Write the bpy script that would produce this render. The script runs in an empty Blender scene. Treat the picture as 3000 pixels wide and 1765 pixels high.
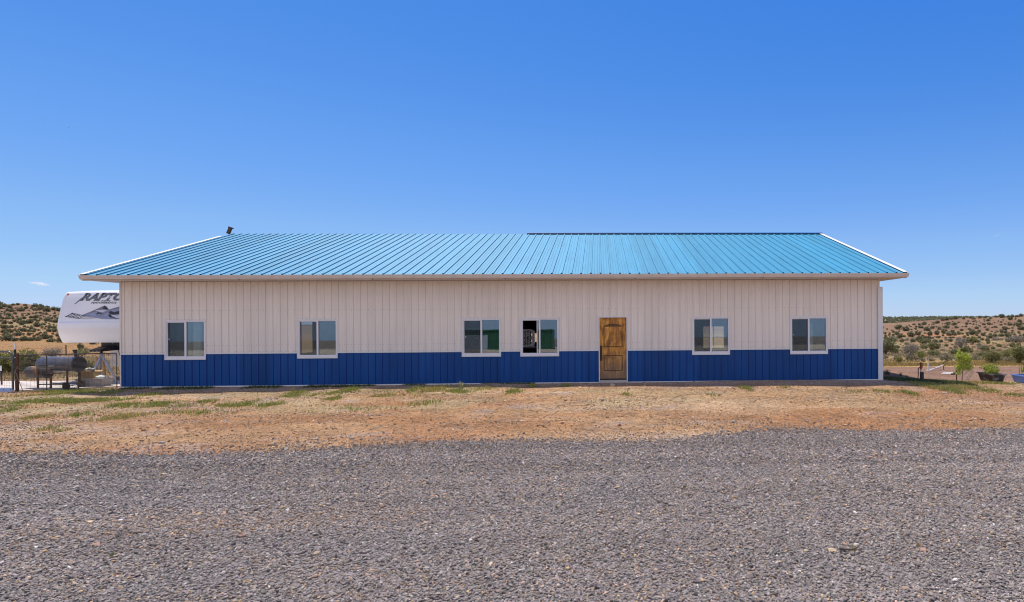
import bpy, bmesh, math, random
import numpy as np
from mathutils import Matrix, Vector

random.seed(7)
rng = np.random.default_rng(11)
SC = bpy.context.scene
COL = SC.collection
R = math.radians

# ------------------------------------------------------------------ camera model
F = 1680.0            # focal length in source pixels (3000 wide)
PX, PY = 1820.0, 940.0
ROLL = 0.006
HC = 2.026            # eye height

def ray(px, py):
    dx, dy = (px - PX) / F, (py - PY) / F
    k = 1 + ROLL * ROLL
    return (dx - ROLL * dy) / k, (-dy - ROLL * dx) / k

def P(px, py, d):
    a, b = ray(px, py)
    return Vector((a * d, d, HC + b * d))

def G0(px, py, z=0.0):
    a, b = ray(px, py)
    d = (z - HC) / b
    return Vector((a * d, d, z))

# ------------------------------------------------------------------ terrain
RD = np.array([24, 30, 45, 70, 110, 180, 260], float)
RZ = np.array([0, -.12, -.7, -1.75, -3.2, -3.6, -2.7], float)

def smooth01(t):
    t = np.clip(t, 0, 1)
    return t * t * (3 - 2 * t)

def vnoise(x, y, seed=0):
    x = np.asarray(x, float); y = np.asarray(y, float)
    xi = np.floor(x); yi = np.floor(y)
    fx = x - xi; fy = y - yi
    fx = fx * fx * (3 - 2 * fx); fy = fy * fy * (3 - 2 * fy)
    def h(a, b):
        v = np.sin(a * 127.1 + b * 311.7 + seed * 74.7) * 43758.5453
        return v - np.floor(v)
    return (h(xi, yi) * (1 - fx) + h(xi + 1, yi) * fx) * (1 - fy) + (h(xi, yi + 1) * (1 - fx) + h(xi + 1, yi + 1) * fx) * fy

def fbm(x, y, seed=0, o=4):
    s = 0; a = .5; tot = 0
    for i in range(o):
        s = s + a * vnoise(x, y, seed + i); tot += a
        x = np.asarray(x) * 2.03 + 3.1; y = np.asarray(y) * 2.03 + 1.7; a *= .5
    return s / tot

def zg(x, y):
    x = np.asarray(x, float); y = np.asarray(y, float)
    ys = np.maximum(y, 1.0)
    u = x / ys
    # right sector
    e = np.interp(u, [.3, .44, .47, .56, .62, .70, .8], [-20, -17, -13, -2, 3, 7, 9])
    zr0 = np.interp(ys, RD, RZ)
    z340 = HC + (e - 13) * 340 / F; z420 = HC + e * 420 / F
    zr = np.where(ys < 260, zr0,
         np.where(ys < 340, RZ[-1] + (z340 - RZ[-1]) * smooth01((ys - 260) / 80) ,
         np.where(ys < 420, z340 + (z420 - z340) * (1 - (1 - np.clip((ys - 340) / 80, 0, 1)) ** 2),
         np.where(ys < 620, z420 + (-3 - z420) * smooth01((ys - 420) / 200),
         np.where(ys < 1100, -3 + 6.0 * smooth01((ys - 620) / 480),
                  3.0 - 8 * smooth01((ys - 1100) / 900))))))
    # left sector
    el = np.interp(u, [-1.4, -1.15, -1.083, -1.045, -1.02, -1.0, -.976, -.9, -.8, -.6], [45, 53, 56, 60, 57, 50, 38, 18, 6, -4])
    zc = HC + el * 350 / F
    zl0 = np.interp(ys, [24, 40, 60, 120], [0, -.35, -1.05, -1.9])
    t = np.clip((ys - 120) / 230, 0, 1)
    zl = np.where(ys < 120, zl0,
         np.where(ys < 350, -1.9 + (zc + 1.9) * (t * .35 + .65 * smooth01(t)),
                  zc + (-6 - zc) * smooth01((ys - 350) / 500)))
    w = smooth01((u + .75) / .95)
    far = zl * (1 - w) + zr * w
    rough = (fbm(x / 30, y / 30, 5, 3) - .5) * np.clip((ys - 60) / 150, 0, 1) * 1.6
    z = far + rough
    back = -.03 * np.maximum(2 - y, 0)
    z = np.where(y < 2, back, np.where(y < 24, 0, z))
    # near undulation of the dirt strip
    near = smooth01((y - 9.5) / 2) * (1 - smooth01((y - 22) / 6))
    near = near * (1 - .9 * smooth01((y - 16.5) / 1.5) * (1 - smooth01((y - 32) / 2)))
    un = (fbm(x * .9, y * 1.6, 21, 4) - .5) * .11 + (fbm(x * .25, y * .5, 9, 2) - .5) * .10
    z = z + un * near
    for (yc, aa, fq, x0_, x1_, dp) in ((12.9, .25, .33, -11, 5, .035), (13.25, .25, .33, -11, 5, .03), (11.9, .35, .25, -9, 8, .03), (12.2, .35, .25, -9, 8, .025), (13.6, .3, .4, 0, 9, .035), (14.6, .5, .2, -16, -3, .025)):
        c_ = yc + aa * np.sin(x * fq + yc) + .06 * x * (yc > 14)
        z = z - dp * np.exp(-((y - c_) / .13) ** 2) * smooth01((x - x0_) / 2) * (1 - smooth01((x - x1_) / 2)) * (.5 + .8 * fbm(x * 2, y * 2, 55, 2)) + dp * .4 * np.exp(-((y - c_ - .26) / .12) ** 2) * smooth01((x - x0_) / 2) * (1 - smooth01((x - x1_) / 2))
    # low bank against the right half of the facade
    facade = 18.08 + (x + 15.78) * .039
    m = np.exp(-((y - (facade - .55)) / .65) ** 2) * np.clip(np.interp(x, [-20, -8, -1, 2, 4.5, 7, 8.2, 10], [-.01, .0, .015, .03, .07, .06, .01, 0]), -.02, .1)
    z = z + m * (.8 + .5 * fbm(x * 1.5, y * 1.5, 31, 2))
    dw = facade - y
    hb = np.interp(x, [-17, -13.4, -9.9, -5.8, -.8, 4.9, 8.9, 12], [0, 0, .035, .125, .13, .105, .03, 0])
    z = z + hb * smooth01((dw - .25) / 1.15) * (1 - smooth01((dw - 1.9) / 3.6)) * (.85 + .3 * fbm(x * .8, y * .8, 37, 2))
    return z

def hit(px, py, dmin=5.0, dmax=1400.0):
    a, b = ray(px, py)
    ds = np.geomspace(dmin, dmax, 420)
    g = HC + b * ds - zg(a * ds, ds)
    k = np.argmax(g < 0)
    if g[k] >= 0: return None
    ds = np.linspace(ds[max(k - 1, 0)], ds[k], 24)
    g = HC + b * ds - zg(a * ds, ds)
    d = ds[np.argmax(g < 0)] if (g < 0).any() else ds[-1]
    return Vector((a * d, d, float(zg(a * d, d))))

# ------------------------------------------------------------------ materials
def nodes(m):
    m.use_nodes = True
    return m.node_tree.nodes, m.node_tree.links

def pm(name, col, rough=.6, var=.12, scale=6.0, bump=0.0, metal=0.0, coat=0.0, attr=None, spec=.5, bscale=None, stretch=None, col2=None, sharp=None, trans=0.0, panel=None):
    """Procedural Principled material: noise-varied colour, optional tint attribute, optional bump."""
    m = bpy.data.materials.new(name); n, l = nodes(m)
    b = n['Principled BSDF']
    tc = n.new('ShaderNodeTexCoord'); mp = n.new('ShaderNodeMapping'); l.new(tc.outputs['Object'], mp.inputs[0])
    if stretch: mp.inputs['Scale'].default_value = stretch
    nz = n.new('ShaderNodeTexNoise'); nz.inputs['Scale'].default_value = scale; nz.inputs['Detail'].default_value = 5; nz.inputs['Roughness'].default_value = .6
    l.new(mp.outputs[0], nz.inputs['Vector'])
    cr = n.new('ShaderNodeValToRGB'); l.new(nz.outputs['Fac'], cr.inputs[0])
    lo, hi = (sharp or (.3, .7))
    cr.color_ramp.elements[0].position = lo; cr.color_ramp.elements[1].position = hi
    c2 = col2 or tuple(min(1, c * (1 + var)) for c in col)
    c1 = col if col2 else tuple(c * (1 - var) for c in col)
    cr.color_ramp.elements[0].color = (*c1, 1); cr.color_ramp.elements[1].color = (*c2, 1)
    out = cr.outputs[0]
    if attr:
        at = n.new('ShaderNodeAttribute'); at.attribute_name = attr
        mx = n.new('ShaderNodeMix'); mx.data_type = 'RGBA'; mx.blend_type = 'MULTIPLY'; mx.inputs[0].default_value = 1
        l.new(out, mx.inputs[6]); l.new(at.outputs['Color'], mx.inputs[7]); out = mx.outputs[2]
    if panel:       # sheet to sheet tone differences
        sx = n.new('ShaderNodeSeparateXYZ'); l.new(tc.outputs['Object'], sx.inputs[0])
        dv = n.new('ShaderNodeMath'); dv.operation = 'DIVIDE'; dv.inputs[1].default_value = panel[0]; l.new(sx.outputs[0], dv.inputs[0])
        fl = n.new('ShaderNodeMath'); fl.operation = 'FLOOR'; l.new(dv.outputs[0], fl.inputs[0])
        wn = n.new('ShaderNodeTexWhiteNoise'); wn.noise_dimensions = '1D'; l.new(fl.outputs[0], wn.inputs['W'])
        mr = n.new('ShaderNodeMapRange'); mr.inputs[3].default_value = 1 - panel[1]; mr.inputs[4].default_value = 1 + panel[1]; l.new(wn.outputs['Value'], mr.inputs[0])
        mx = n.new('ShaderNodeMix'); mx.data_type = 'RGBA'; mx.blend_type = 'MULTIPLY'; mx.inputs[0].default_value = 1
        l.new(out, mx.inputs[6]); l.new(mr.outputs[0], mx.inputs[7]); out = mx.outputs[2]
    l.new(out, b.inputs['Base Color'])
    b.inputs['Roughness'].default_value = rough; b.inputs['Metallic'].default_value = metal
    b.inputs['Coat Weight'].default_value = coat; b.inputs['Coat Roughness'].default_value = .15
    b.inputs['Specular IOR Level'].default_value = spec
    if bump:
        nb = n.new('ShaderNodeTexNoise'); nb.inputs['Scale'].default_value = bscale or scale * 4; nb.inputs['Detail'].default_value = 6
        l.new(mp.outputs[0], nb.inputs['Vector'])
        bp = n.new('ShaderNodeBump'); bp.inputs['Strength'].default_value = bump; bp.inputs['Distance'].default_value = .02
        l.new(nb.outputs['Fac'], bp.inputs['Height']); l.new(bp.outputs[0], b.inputs['Normal'])
    if trans:
        tr = n.new('ShaderNodeBsdfTranslucent'); l.new(out, tr.inputs[0])
        ms = n.new('ShaderNodeMixShader'); ms.inputs[0].default_value = trans
        l.new(b.outputs[0], ms.inputs[1]); l.new(tr.outputs[0], ms.inputs[2]); l.new(ms.outputs[0], n['Material Output'].inputs[0])
    return m

def attr_mat(name, rough=.8, trans=0.0, spec=.3, bump=0.0):
    m = bpy.data.materials.new(name); n, l = nodes(m); b = n['Principled BSDF']
    at = n.new('ShaderNodeAttribute'); at.attribute_name = 'tint'
    nz = n.new('ShaderNodeTexNoise'); nz.inputs['Scale'].default_value = 60; nz.inputs['Detail'].default_value = 2
    tc = n.new('ShaderNodeTexCoord'); l.new(tc.outputs['Object'], nz.inputs['Vector'])
    mr = n.new('ShaderNodeMapRange'); mr.inputs[3].default_value = .75; mr.inputs[4].default_value = 1.25
    l.new(nz.outputs['Fac'], mr.inputs[0])
    mx = n.new('ShaderNodeMix'); mx.data_type = 'RGBA'; mx.blend_type = 'MULTIPLY'; mx.inputs[0].default_value = 1
    l.new(at.outputs['Color'], mx.inputs[6]); l.new(mr.outputs[0], mx.inputs[7])
    l.new(mx.outputs[2], b.inputs['Base Color']); b.inputs['Roughness'].default_value = rough
    b.inputs['Specular IOR Level'].default_value = spec
    if trans:
        tr = n.new('ShaderNodeBsdfTranslucent'); l.new(mx.outputs[2], tr.inputs[0])
        ms = n.new('ShaderNodeMixShader'); ms.inputs[0].default_value = trans
        l.new(b.outputs[0], ms.inputs[1]); l.new(tr.outputs[0], ms.inputs[2]); l.new(ms.outputs[0], n['Material Output'].inputs[0])
    return m

def glass_mat(name, tint=(.75, .8, .8), base=.2):
    m = bpy.data.materials.new(name); n, l = nodes(m)
    n.remove(n['Principled BSDF'])
    t = n.new('ShaderNodeBsdfTransparent'); t.inputs[0].default_value = (*tint, 1)
    g = n.new('ShaderNodeBsdfGlossy'); g.inputs['Roughness'].default_value = .008; g.inputs[0].default_value = (.78, .88, 1.0, 1)
    nz = n.new('ShaderNodeTexNoise'); nz.inputs['Scale'].default_value = 1.3; nz.inputs['Detail'].default_value = 1
    tc = n.new('ShaderNodeTexCoord'); l.new(tc.outputs['Object'], nz.inputs['Vector'])
    bp = n.new('ShaderNodeBump'); bp.inputs['Strength'].default_value = .02; bp.inputs['Distance'].default_value = .02
    l.new(nz.outputs['Fac'], bp.inputs['Height']); l.new(bp.outputs[0], g.inputs['Normal'])
    fr = n.new('ShaderNodeFresnel'); fr.inputs[0].default_value = 1.5
    ad = n.new('ShaderNodeMath'); ad.operation = 'ADD'; ad.use_clamp = True; ad.inputs[1].default_value = base
    l.new(fr.outputs[0], ad.inputs[0])
    ms = n.new('ShaderNodeMixShader'); l.new(ad.outputs[0], ms.inputs[0]); l.new(t.outputs[0], ms.inputs[1]); l.new(g.outputs[0], ms.inputs[2])
    l.new(ms.outputs[0], n['Material Output'].inputs[0])
    return m

def screen_mat(name, col, cover):
    m = bpy.data.materials.new(name); n, l = nodes(m); b = n['Principled BSDF']
    b.inputs['Base Color'].default_value = (*col, 1); b.inputs['Roughness'].default_value = .8
    t = n.new('ShaderNodeBsdfTransparent'); ms = n.new('ShaderNodeMixShader'); ms.inputs[0].default_value = cover
    l.new(t.outputs[0], ms.inputs[1]); l.new(b.outputs[0], ms.inputs[2]); l.new(ms.outputs[0], n['Material Output'].inputs[0])
    return m

M = {}
M['siding'] = pm('siding_paint', (.82, .735, .67), .45, .07, 2.2, spec=.4, stretch=(1.6, 1, .16), panel=(.9144, .025), bump=.05, bscale=1.8)
M['rib'] = pm('shaded_rib_side', (.76, .675, .63), .6, .08, 3, stretch=(1, 1, .2))  # siding colour darkened to paint the shade lines along the ribs
M['ribblue'] = pm('shaded_blue_rib_side', (.004, .03, .22), .6, .15, 3)  # darker blue that paints shade onto the wainscot rib sides
M['wains'] = pm('wainscot_paint', (.006, .066, .25), .42, .16, 1.6, spec=.25, stretch=(1.5, 1, .3), panel=(.9144, .13), bump=.05, bscale=1.8)
M['roof'] = pm('roof_paint', (.032, .232, .375), .52, .10, 1.6, spec=.4, stretch=(3, .3, .3), panel=(.9144, .07), bump=.10, bscale=1.4)
M['white'] = pm('white_trim', (.74, .72, .72), .45, .05, 3)
M['gutter'] = pm('gutter_paint', (.62, .55, .52), .45, .10, 2.5, stretch=(1, 1, 4))
M['vinyl'] = pm('window_vinyl', (.80, .76, .80), .4, .04, 4)
M['soffit'] = pm('soffit_metal', (.55, .5, .47), .55, .06, 3)
M['screw'] = pm('screw_heads', (.22, .2, .2), .5, .1, 20)
M['ridge'] = pm('ridge_flashing', (.02, .10, .26), .4, .15, 4)
M['dark'] = pm('dark_gap', (.02, .02, .022), .8, .2, 5)
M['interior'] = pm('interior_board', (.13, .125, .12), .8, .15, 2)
M['concrete'] = pm('concrete_slab', (.52, .46, .41), .85, .12, 3, bump=.2, bscale=40)
M['stem'] = pm('slab_edge', (.62, .6, .58), .8, .12, 3)
M['blackmetal'] = pm('black_metal', (.022, .022, .026), .42, .3, 9)
M['blackplastic'] = pm('black_plastic', (.03, .028, .03), .55, .2, 9)
M['rust'] = pm('rusty_metal', (.10, .045, .022), .8, .4, 14, bump=.2)
M['smoker'] = pm('smoker_steel', (.15, .15, .165), .3, .3, 7, metal=.3, bump=.06)
M['rustpaint'] = pm('heat_rusted_steel', (.085, .075, .075), .6, .35, 4, col2=(.42, .17, .04), sharp=(.5, .62), metal=.2)
M['galv'] = pm('galvanised_steel', (.42, .42, .44), .42, .12, 12, metal=.6)
M['wire'] = pm('fence_wire', (.07, .058, .056), .7, .2, 12)
M['tube'] = pm('gate_tube', (.10, .095, .10), .4, .3, 12, metal=.4)
M['rv'] = pm('trailer_gelcoat', (.89, .86, .86), .26, .02, 2, coat=.5)
M['rvside'] = pm('trailer_siding', (.66, .62, .60), .4, .03, 2)
M['black'] = pm('decal_black', (.018, .018, .025), .35, .1, 6)
M['decalgrey'] = pm('decal_grey', (.34, .33, .37), .35, .18, 9)
M['decaldark'] = pm('decal_dark_grey', (.11, .105, .125), .35, .3, 9)
M['decalblue'] = pm('decal_slate_blue', (.27, .30, .42), .35, .25, 5)
M['decalmauve'] = pm('decal_mauve', (.24, .17, .23), .35, .2, 5)
M['decalwhite'] = pm('decal_pale', (.66, .65, .72), .35, .06, 5)
M['redlens'] = pm('amber_lens', (.65, .09, .03), .3, .1, 9)
M['tripod'] = pm('tripod_paint', (.55, .55, .62), .45, .1, 9)
M['orange'] = pm('orange_fibreglass', (.66, .26, .04), .5, .12, 9)
M['bin'] = pm('cloudy_plastic', (.50, .46, .46), .5, .08, 5, trans=.3)
M['card'] = pm('cardboard', (.45, .28, .12), .85, .12, 5)
M['cloth1'] = pm('striped_cloth', (.62, .58, .42), .9, .1, 12, col2=(.12, .13, .14), sharp=(.48, .52))
M['cloth2'] = pm('pale_cloth', (.78, .82, .76), .9, .12, 8)
M['plank'] = pm('painted_plank', (.30, .42, .70), .5, .08, 4)
M['whitecap'] = pm('white_post_paint', (.8, .8, .82), .5, .08, 8)
M['redpaint'] = pm('hydrant_red', (.20, .03, .02), .5, .3, 12)
M['hose'] = pm('rubber_hose', (.05, .035, .025), .6, .2, 12)
M['greenhose'] = pm('green_hose', (.05, .22, .16), .5, .25, 8)
M['tub'] = pm('weathered_black_tub', (.035, .032, .034), .6, .2, 3, col2=(.20, .19, .19), sharp=(.5, .56), stretch=(1, 1, 3))
M['bluetub'] = pm('blue_plastic', (.17, .27, .62), .45, .06, 4)
M['soil'] = pm('potting_soil', (.06, .04, .025), .95, .2, 10)
M['fanwhite'] = pm('fan_plastic', (.62, .58, .58), .5, .05, 8)
M['curtain'] = pm('curtain_cloth', (.62, .64, .54), .9, .12, 3, trans=.35, stretch=(8, 1, .4))
M['green'] = pm('container_green', (.035, .13, .06), .5, .15, 2)
M['doorgrey'] = pm('roller_door', (.45, .48, .5), .5, .06, 4)
M['bark'] = pm('bark', (.13, .10, .08), .9, .25, 18)
M['twig'] = pm('pale_twig', (.23, .20, .18), .9, .2, 18)
M['stone_tan'] = pm('tan_rock', (.47, .35, .22), .9, .22, 9, bump=.5)
M['stone_red'] = pm('reddish_rock', (.33, .19, .13), .9, .2, 9, bump=.4)
M['stone_grey'] = pm('grey_rock', (.30, .26, .23), .9, .2, 9, bump=.4)
M['bird'] = pm('bird_feathers', (.02, .02, .025), .8, .2, 9)
M['leaf'] = attr_mat('foliage', .7, .42)
M['blade'] = attr_mat('grass_blades', .75, .35)
M['stones'] = attr_mat('gravel_stone', .78, 0, .35)
M['glass'] = glass_mat('window_glass', (.80, .86, .87), .11)
M['glassdark'] = glass_mat('screened_glass', (.74, .80, .81), .10)
M['screen'] = screen_mat('insect_screen', (.03, .04, .05), .42)

# knotty stained wood for the door
def wood_mat():
    m = bpy.data.materials.new('knotty_wood'); n, l = nodes(m); b = n['Principled BSDF']
    tc = n.new('ShaderNodeTexCoord'); mp = n.new('ShaderNodeMapping'); mp.inputs['Scale'].default_value = (1, 1, .16); l.new(tc.outputs['Object'], mp.inputs[0])
    n1 = n.new('ShaderNodeTexNoise'); n1.inputs['Scale'].default_value = 16; n1.inputs['Detail'].default_value = 8; n1.inputs['Distortion'].default_value = .6; l.new(mp.outputs[0], n1.inputs['Vector'])
    cr = n.new('ShaderNodeValToRGB'); l.new(n1.outputs['Fac'], cr.inputs[0])
    e = cr.color_ramp.elements; e[0].position = .3; e[0].color = (.30, .10, .012, 1); e[1].position = .66; e[1].color = (.86, .41, .07, 1)
    n2 = n.new('ShaderNodeTexNoise'); n2.inputs['Scale'].default_value = 3.2; n2.inputs['Detail'].default_value = 3; l.new(tc.outputs['Object'], n2.inputs['Vector'])
    c2 = n.new('ShaderNodeValToRGB'); l.new(n2.outputs['Fac'], c2.inputs[0]); c2.color_ramp.elements[0].position = .38; c2.color_ramp.elements[0].color = (.45, .38, .34, 1); c2.color_ramp.elements[1].position = .58; c2.color_ramp.elements[1].color = (1, 1, 1, 1)
    mx = n.new('ShaderNodeMix'); mx.data_type = 'RGBA'; mx.blend_type = 'MULTIPLY'; mx.inputs[0].default_value = .85
    l.new(cr.outputs[0], mx.inputs[6]); l.new(c2.outputs[0], mx.inputs[7])
    # weathering towards the grey bottom rail
    sp = n.new('ShaderNodeSeparateXYZ'); l.new(tc.outputs['Object'], sp.inputs[0])
    mr = n.new('ShaderNodeMapRange'); mr.inputs[1].default_value = .25; mr.inputs[2].default_value = 1.1; mr.inputs[3].default_value = .75; mr.inputs[4].default_value = 0; l.new(sp.outputs[2], mr.inputs[0])
    mw = n.new('ShaderNodeMix'); mw.data_type = 'RGBA'; l.new(mr.outputs[0], mw.inputs[0]); l.new(mx.outputs[2], mw.inputs[6]); mw.inputs[7].default_value = (.24, .15, .10, 1)
    l.new(mw.outputs[2], b.inputs['Base Color']); b.inputs['Roughness'].default_value = .55
    bp = n.new('ShaderNodeBump'); bp.inputs['Strength'].default_value = .25; bp.inputs['Distance'].default_value = .01; l.new(n1.outputs['Fac'], bp.inputs['Height']); l.new(bp.outputs[0], b.inputs['Normal'])
    return m
M['wood'] = wood_mat()
M['wood_dark'] = pm('shaded_recess_wood', (.13, .055, .016), .6, .35, 14, stretch=(1, 1, .2))  # darker wood that paints shade into the door panel grooves

# ------------------------------------------------------------------ mesh helpers
class MB:
    def __init__(s): s.v = []; s.f = []; s.m = []
    def add(s, vs, fs, mi=0):
        o = len(s.v); s.v += [tuple(v) for v in vs]; s.f += [tuple(i + o for i in f) for f in fs]; s.m += [mi] * len(fs); return s
    def box(s, x0, x1, y0, y1, z0, z1, mi=0):
        return s.add([(x0, y0, z0), (x1, y0, z0), (x1, y1, z0), (x0, y1, z0), (x0, y0, z1), (x1, y0, z1), (x1, y1, z1), (x0, y1, z1)],
                     [(0, 3, 2, 1), (4, 5, 6, 7), (0, 1, 5, 4), (1, 2, 6, 5), (2, 3, 7, 6), (3, 0, 4, 7)], mi)
    def quad(s, a, b, c, d, mi=0): return s.add([a, b, c, d], [(0, 1, 2, 3)], mi)
    def tube(s, pts, r, n=8, mi=0, cap=True):
        pts = [Vector(p) for p in pts]; rs = r if isinstance(r, (list, tuple)) else [r] * len(pts)
        vs = []; fs = []; up = None
        for i, p in enumerate(pts):
            t = (pts[min(i + 1, len(pts) - 1)] - pts[max(i - 1, 0)]).normalized()
            if up is None: up = Vector((0, 0, 1)) if abs(t.z) < .9 else Vector((1, 0, 0))
            a = t.cross(up).normalized(); b = a.cross(t).normalized(); up = b
            for k in range(n):
                g = 2 * math.pi * k / n; vs.append(p + (a * math.cos(g) + b * math.sin(g)) * rs[i])
        for i in range(len(pts) - 1):
            for k in range(n):
                k2 = (k + 1) % n; fs.append((i * n + k, i * n + k2, (i + 1) * n + k2, (i + 1) * n + k))
        if cap: fs.append(tuple(range(n - 1, -1, -1))); fs.append(tuple((len(pts) - 1) * n + k for k in range(n)))
        return s.add(vs, fs, mi)
    def bar(s, a, b, w, h, mi=0, up=(0, 0, 1)):
        """Rectangular bar from a to b."""
        a = Vector(a); b = Vector(b); t = (b - a).normalized(); u = Vector(up)
        if abs(t.dot(u)) > .95: u = Vector((0, 1, 0))
        x = t.cross(u).normalized() * w / 2; y = x.cross(t).normalized() * h / 2
        vs = [a - x - y, a + x - y, a + x + y, a - x + y, b - x - y, b + x - y, b + x + y, b - x + y]
        return s.add(vs, [(0, 1, 2, 3), (7, 6, 5, 4), (0, 4, 5, 1), (1, 5, 6, 2), (2, 6, 7, 3), (3, 7, 4, 0)], mi)
    def lathe(s, c, axis, prof, n=24, mi=0):
        """prof: (along, radius) pairs; axis is a unit vector."""
        c = Vector(c); ax = Vector(axis).normalized(); u = Vector((0, 0, 1)) if abs(ax.z) < .9 else Vector((1, 0, 0))
        a = ax.cross(u).normalized(); b = a.cross(ax)
        vs = []; fs = []
        for (h, r) in prof:
            for k in range(n):
                g = 2 * math.pi * k / n; vs.append(c + ax * h + (a * math.cos(g) + b * math.sin(g)) * max(r, 1e-4))
        for i in range(len(prof) - 1):
            for k in range(n):
                k2 = (k + 1) % n; fs.append((i * n + k, i * n + k2, (i + 1) * n + k2, (i + 1) * n + k))
        fs.append(tuple(range(n - 1, -1, -1))); fs.append(tuple((len(prof) - 1) * n + k for k in range(n)))
        return s.add(vs, fs, mi)
    def build(s, name, mat, parent=None, local=False, smooth=None):
        me = bpy.data.meshes.new(name); me.from_pydata(s.v, [], s.f)
        mats = mat if isinstance(mat, (list, tuple)) else [mat]
        for x in mats: me.materials.append(x)
        if len(mats) > 1: me.polygons.foreach_set('material_index', s.m)
        if smooth is not None:
            me.shade_smooth(); me.set_sharp_from_angle(angle=R(smooth))
        me.update()
        bm = bmesh.new(); bm.from_mesh(me); bmesh.ops.recalc_face_normals(bm, faces=bm.faces); bm.to_mesh(me); bm.free()
        o = bpy.data.objects.new(name, me); COL.objects.link(o)
        if parent is not None: attach(o, parent, local)
        return o

def pworld(o):
    m = Matrix.LocRotScale(o.location, o.rotation_euler, o.scale)
    if o.parent is not None: m = pworld(o.parent) @ o.matrix_parent_inverse @ m
    return m

def attach(o, parent, local=False):
    o.parent = parent
    if not local: o.matrix_parent_inverse = pworld(parent).inverted()

def tag(o, label=None, cat=None, group=None, kind=None):
    if label: o['label'] = label
    if cat: o['category'] = cat
    if group: o['group'] = group
    if kind: o['kind'] = kind
    return o

def thing(name, label, cat, loc=(0, 0, 0), rz=0.0, group=None):
    o = bpy.data.objects.new(name, None); o.location = loc; o.rotation_euler = (0, 0, rz); o.empty_display_size = .2
    COL.objects.link(o); return tag(o, label, cat, group)

def np_mesh(name, v, f, mat, tint=None, flat=True):
    """v (N,3) float, f (M,k) int; tint (N,3) point colour."""
    me = bpy.data.meshes.new(name); nv = len(v); nf, k = f.shape
    me.vertices.add(nv); me.vertices.foreach_set('co', np.ascontiguousarray(v, np.float32).ravel())
    me.loops.add(nf * k); me.loops.foreach_set('vertex_index', np.ascontiguousarray(f, np.int32).ravel())
    me.polygons.add(nf); me.polygons.foreach_set('loop_start', np.arange(0, nf * k, k, dtype=np.int32))
    me.update(calc_edges=True)
    if flat: me.shade_flat()
    else: me.shade_smooth()
    if tint is not None:
        a = me.attributes.new('tint', 'FLOAT_COLOR', 'POINT')
        c = np.ones((nv, 4), np.float32); c[:, :3] = tint; a.data.foreach_set('color', c.ravel())
    me.materials.append(mat)
    return me

def obj(name, me, parent=None, local=False):
    o = bpy.data.objects.new(name, me); COL.objects.link(o)
    if parent is not None: attach(o, parent, local)
    return o

# ------------------------------------------------------------------ camera
cam = bpy.data.cameras.new('camera'); co = bpy.data.objects.new('camera', cam); COL.objects.link(co)
cam.sensor_fit = 'HORIZONTAL'; cam.sensor_width = 36; cam.lens = F / 3000 * 36
cam.shift_x = -(PX - 1500) / 3000; cam.shift_y = (PY - 882.5) / 3000
cam.clip_end = 8000; cam.clip_start = .05
co.matrix_world = Matrix.Translation((0, 0, HC)) @ Matrix.Rotation(R(90), 4, 'X') @ Matrix.Rotation(-ROLL, 4, 'Z')
SC.camera = co
SC.cycles.filter_width = 1.1; SC.cycles.use_denoising = True; SC.cycles.volume_bounces = 6

# ------------------------------------------------------------------ light
SUN_DIR = Vector((-.24, .36, 1.0)).normalized()
w = bpy.data.worlds.new('World'); SC.world = w; w.use_nodes = True
n, l = w.node_tree.nodes, w.node_tree.links
sky = n.new('ShaderNodeTexSky'); sky.sky_type = 'NISHITA'; sky.sun_disc = False
sky.sun_elevation = math.asin(SUN_DIR.z); sky.sun_rotation = math.atan2(SUN_DIR.x, SUN_DIR.y)
sky.altitude = 1700; sky.air_density = 1.0; sky.dust_density = .35; sky.ozone_density = 3.2
hs = n.new('ShaderNodeHueSaturation'); hs.inputs['Saturation'].default_value = 1.22; hs.inputs['Hue'].default_value = .508
l.new(sky.outputs[0], hs.inputs['Color'])
# film-like response of the sky: deep blue overhead, no burnt out horizon
m1 = n.new('ShaderNodeVectorMath'); m1.operation = 'SCALE'; m1.inputs['Scale'].default_value = .075; l.new(hs.outputs[0], m1.inputs[0])
rc = n.new('ShaderNodeRGBCurve'); l.new(m1.outputs[0], rc.inputs[1]); rc.mapping.extend = 'HORIZONTAL'; rc.mapping.clip_max_x = 1; rc.mapping.clip_max_y = 1
for ci, pts in enumerate(([(0, 0), (.08, .046), (.105, .072), (.162, .138), (.3, .25), (.6, .38), (1, .50), (2, .62)],
                          [(0, 0), (.21, .216), (.27, .268), (.38, .36), (.6, .49), (1, .64), (2, .74)],
                          [(0, 0), (.3, .45), (.56, .735), (.7, .785), (.93, .885), (1.2, .93), (2, .955)])):
    cv_ = rc.mapping.curves[ci]
    for k, (a, b_) in enumerate(pts):
        if k == 0: p_ = cv_.points[0]; p_.location = (a / 2, b_)
        elif k == len(pts) - 1: p_ = cv_.points[-1]; p_.location = (a / 2, b_)
        else: p_ = cv_.points.new(a / 2, b_)
    for p_ in cv_.points: p_.handle_type = 'VECTOR'
rc.mapping.update()
m2 = n.new('ShaderNodeVectorMath'); m2.operation = 'SCALE'; m2.inputs['Scale'].default_value = 1 / .15; l.new(rc.outputs[0], m2.inputs[0])
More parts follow.
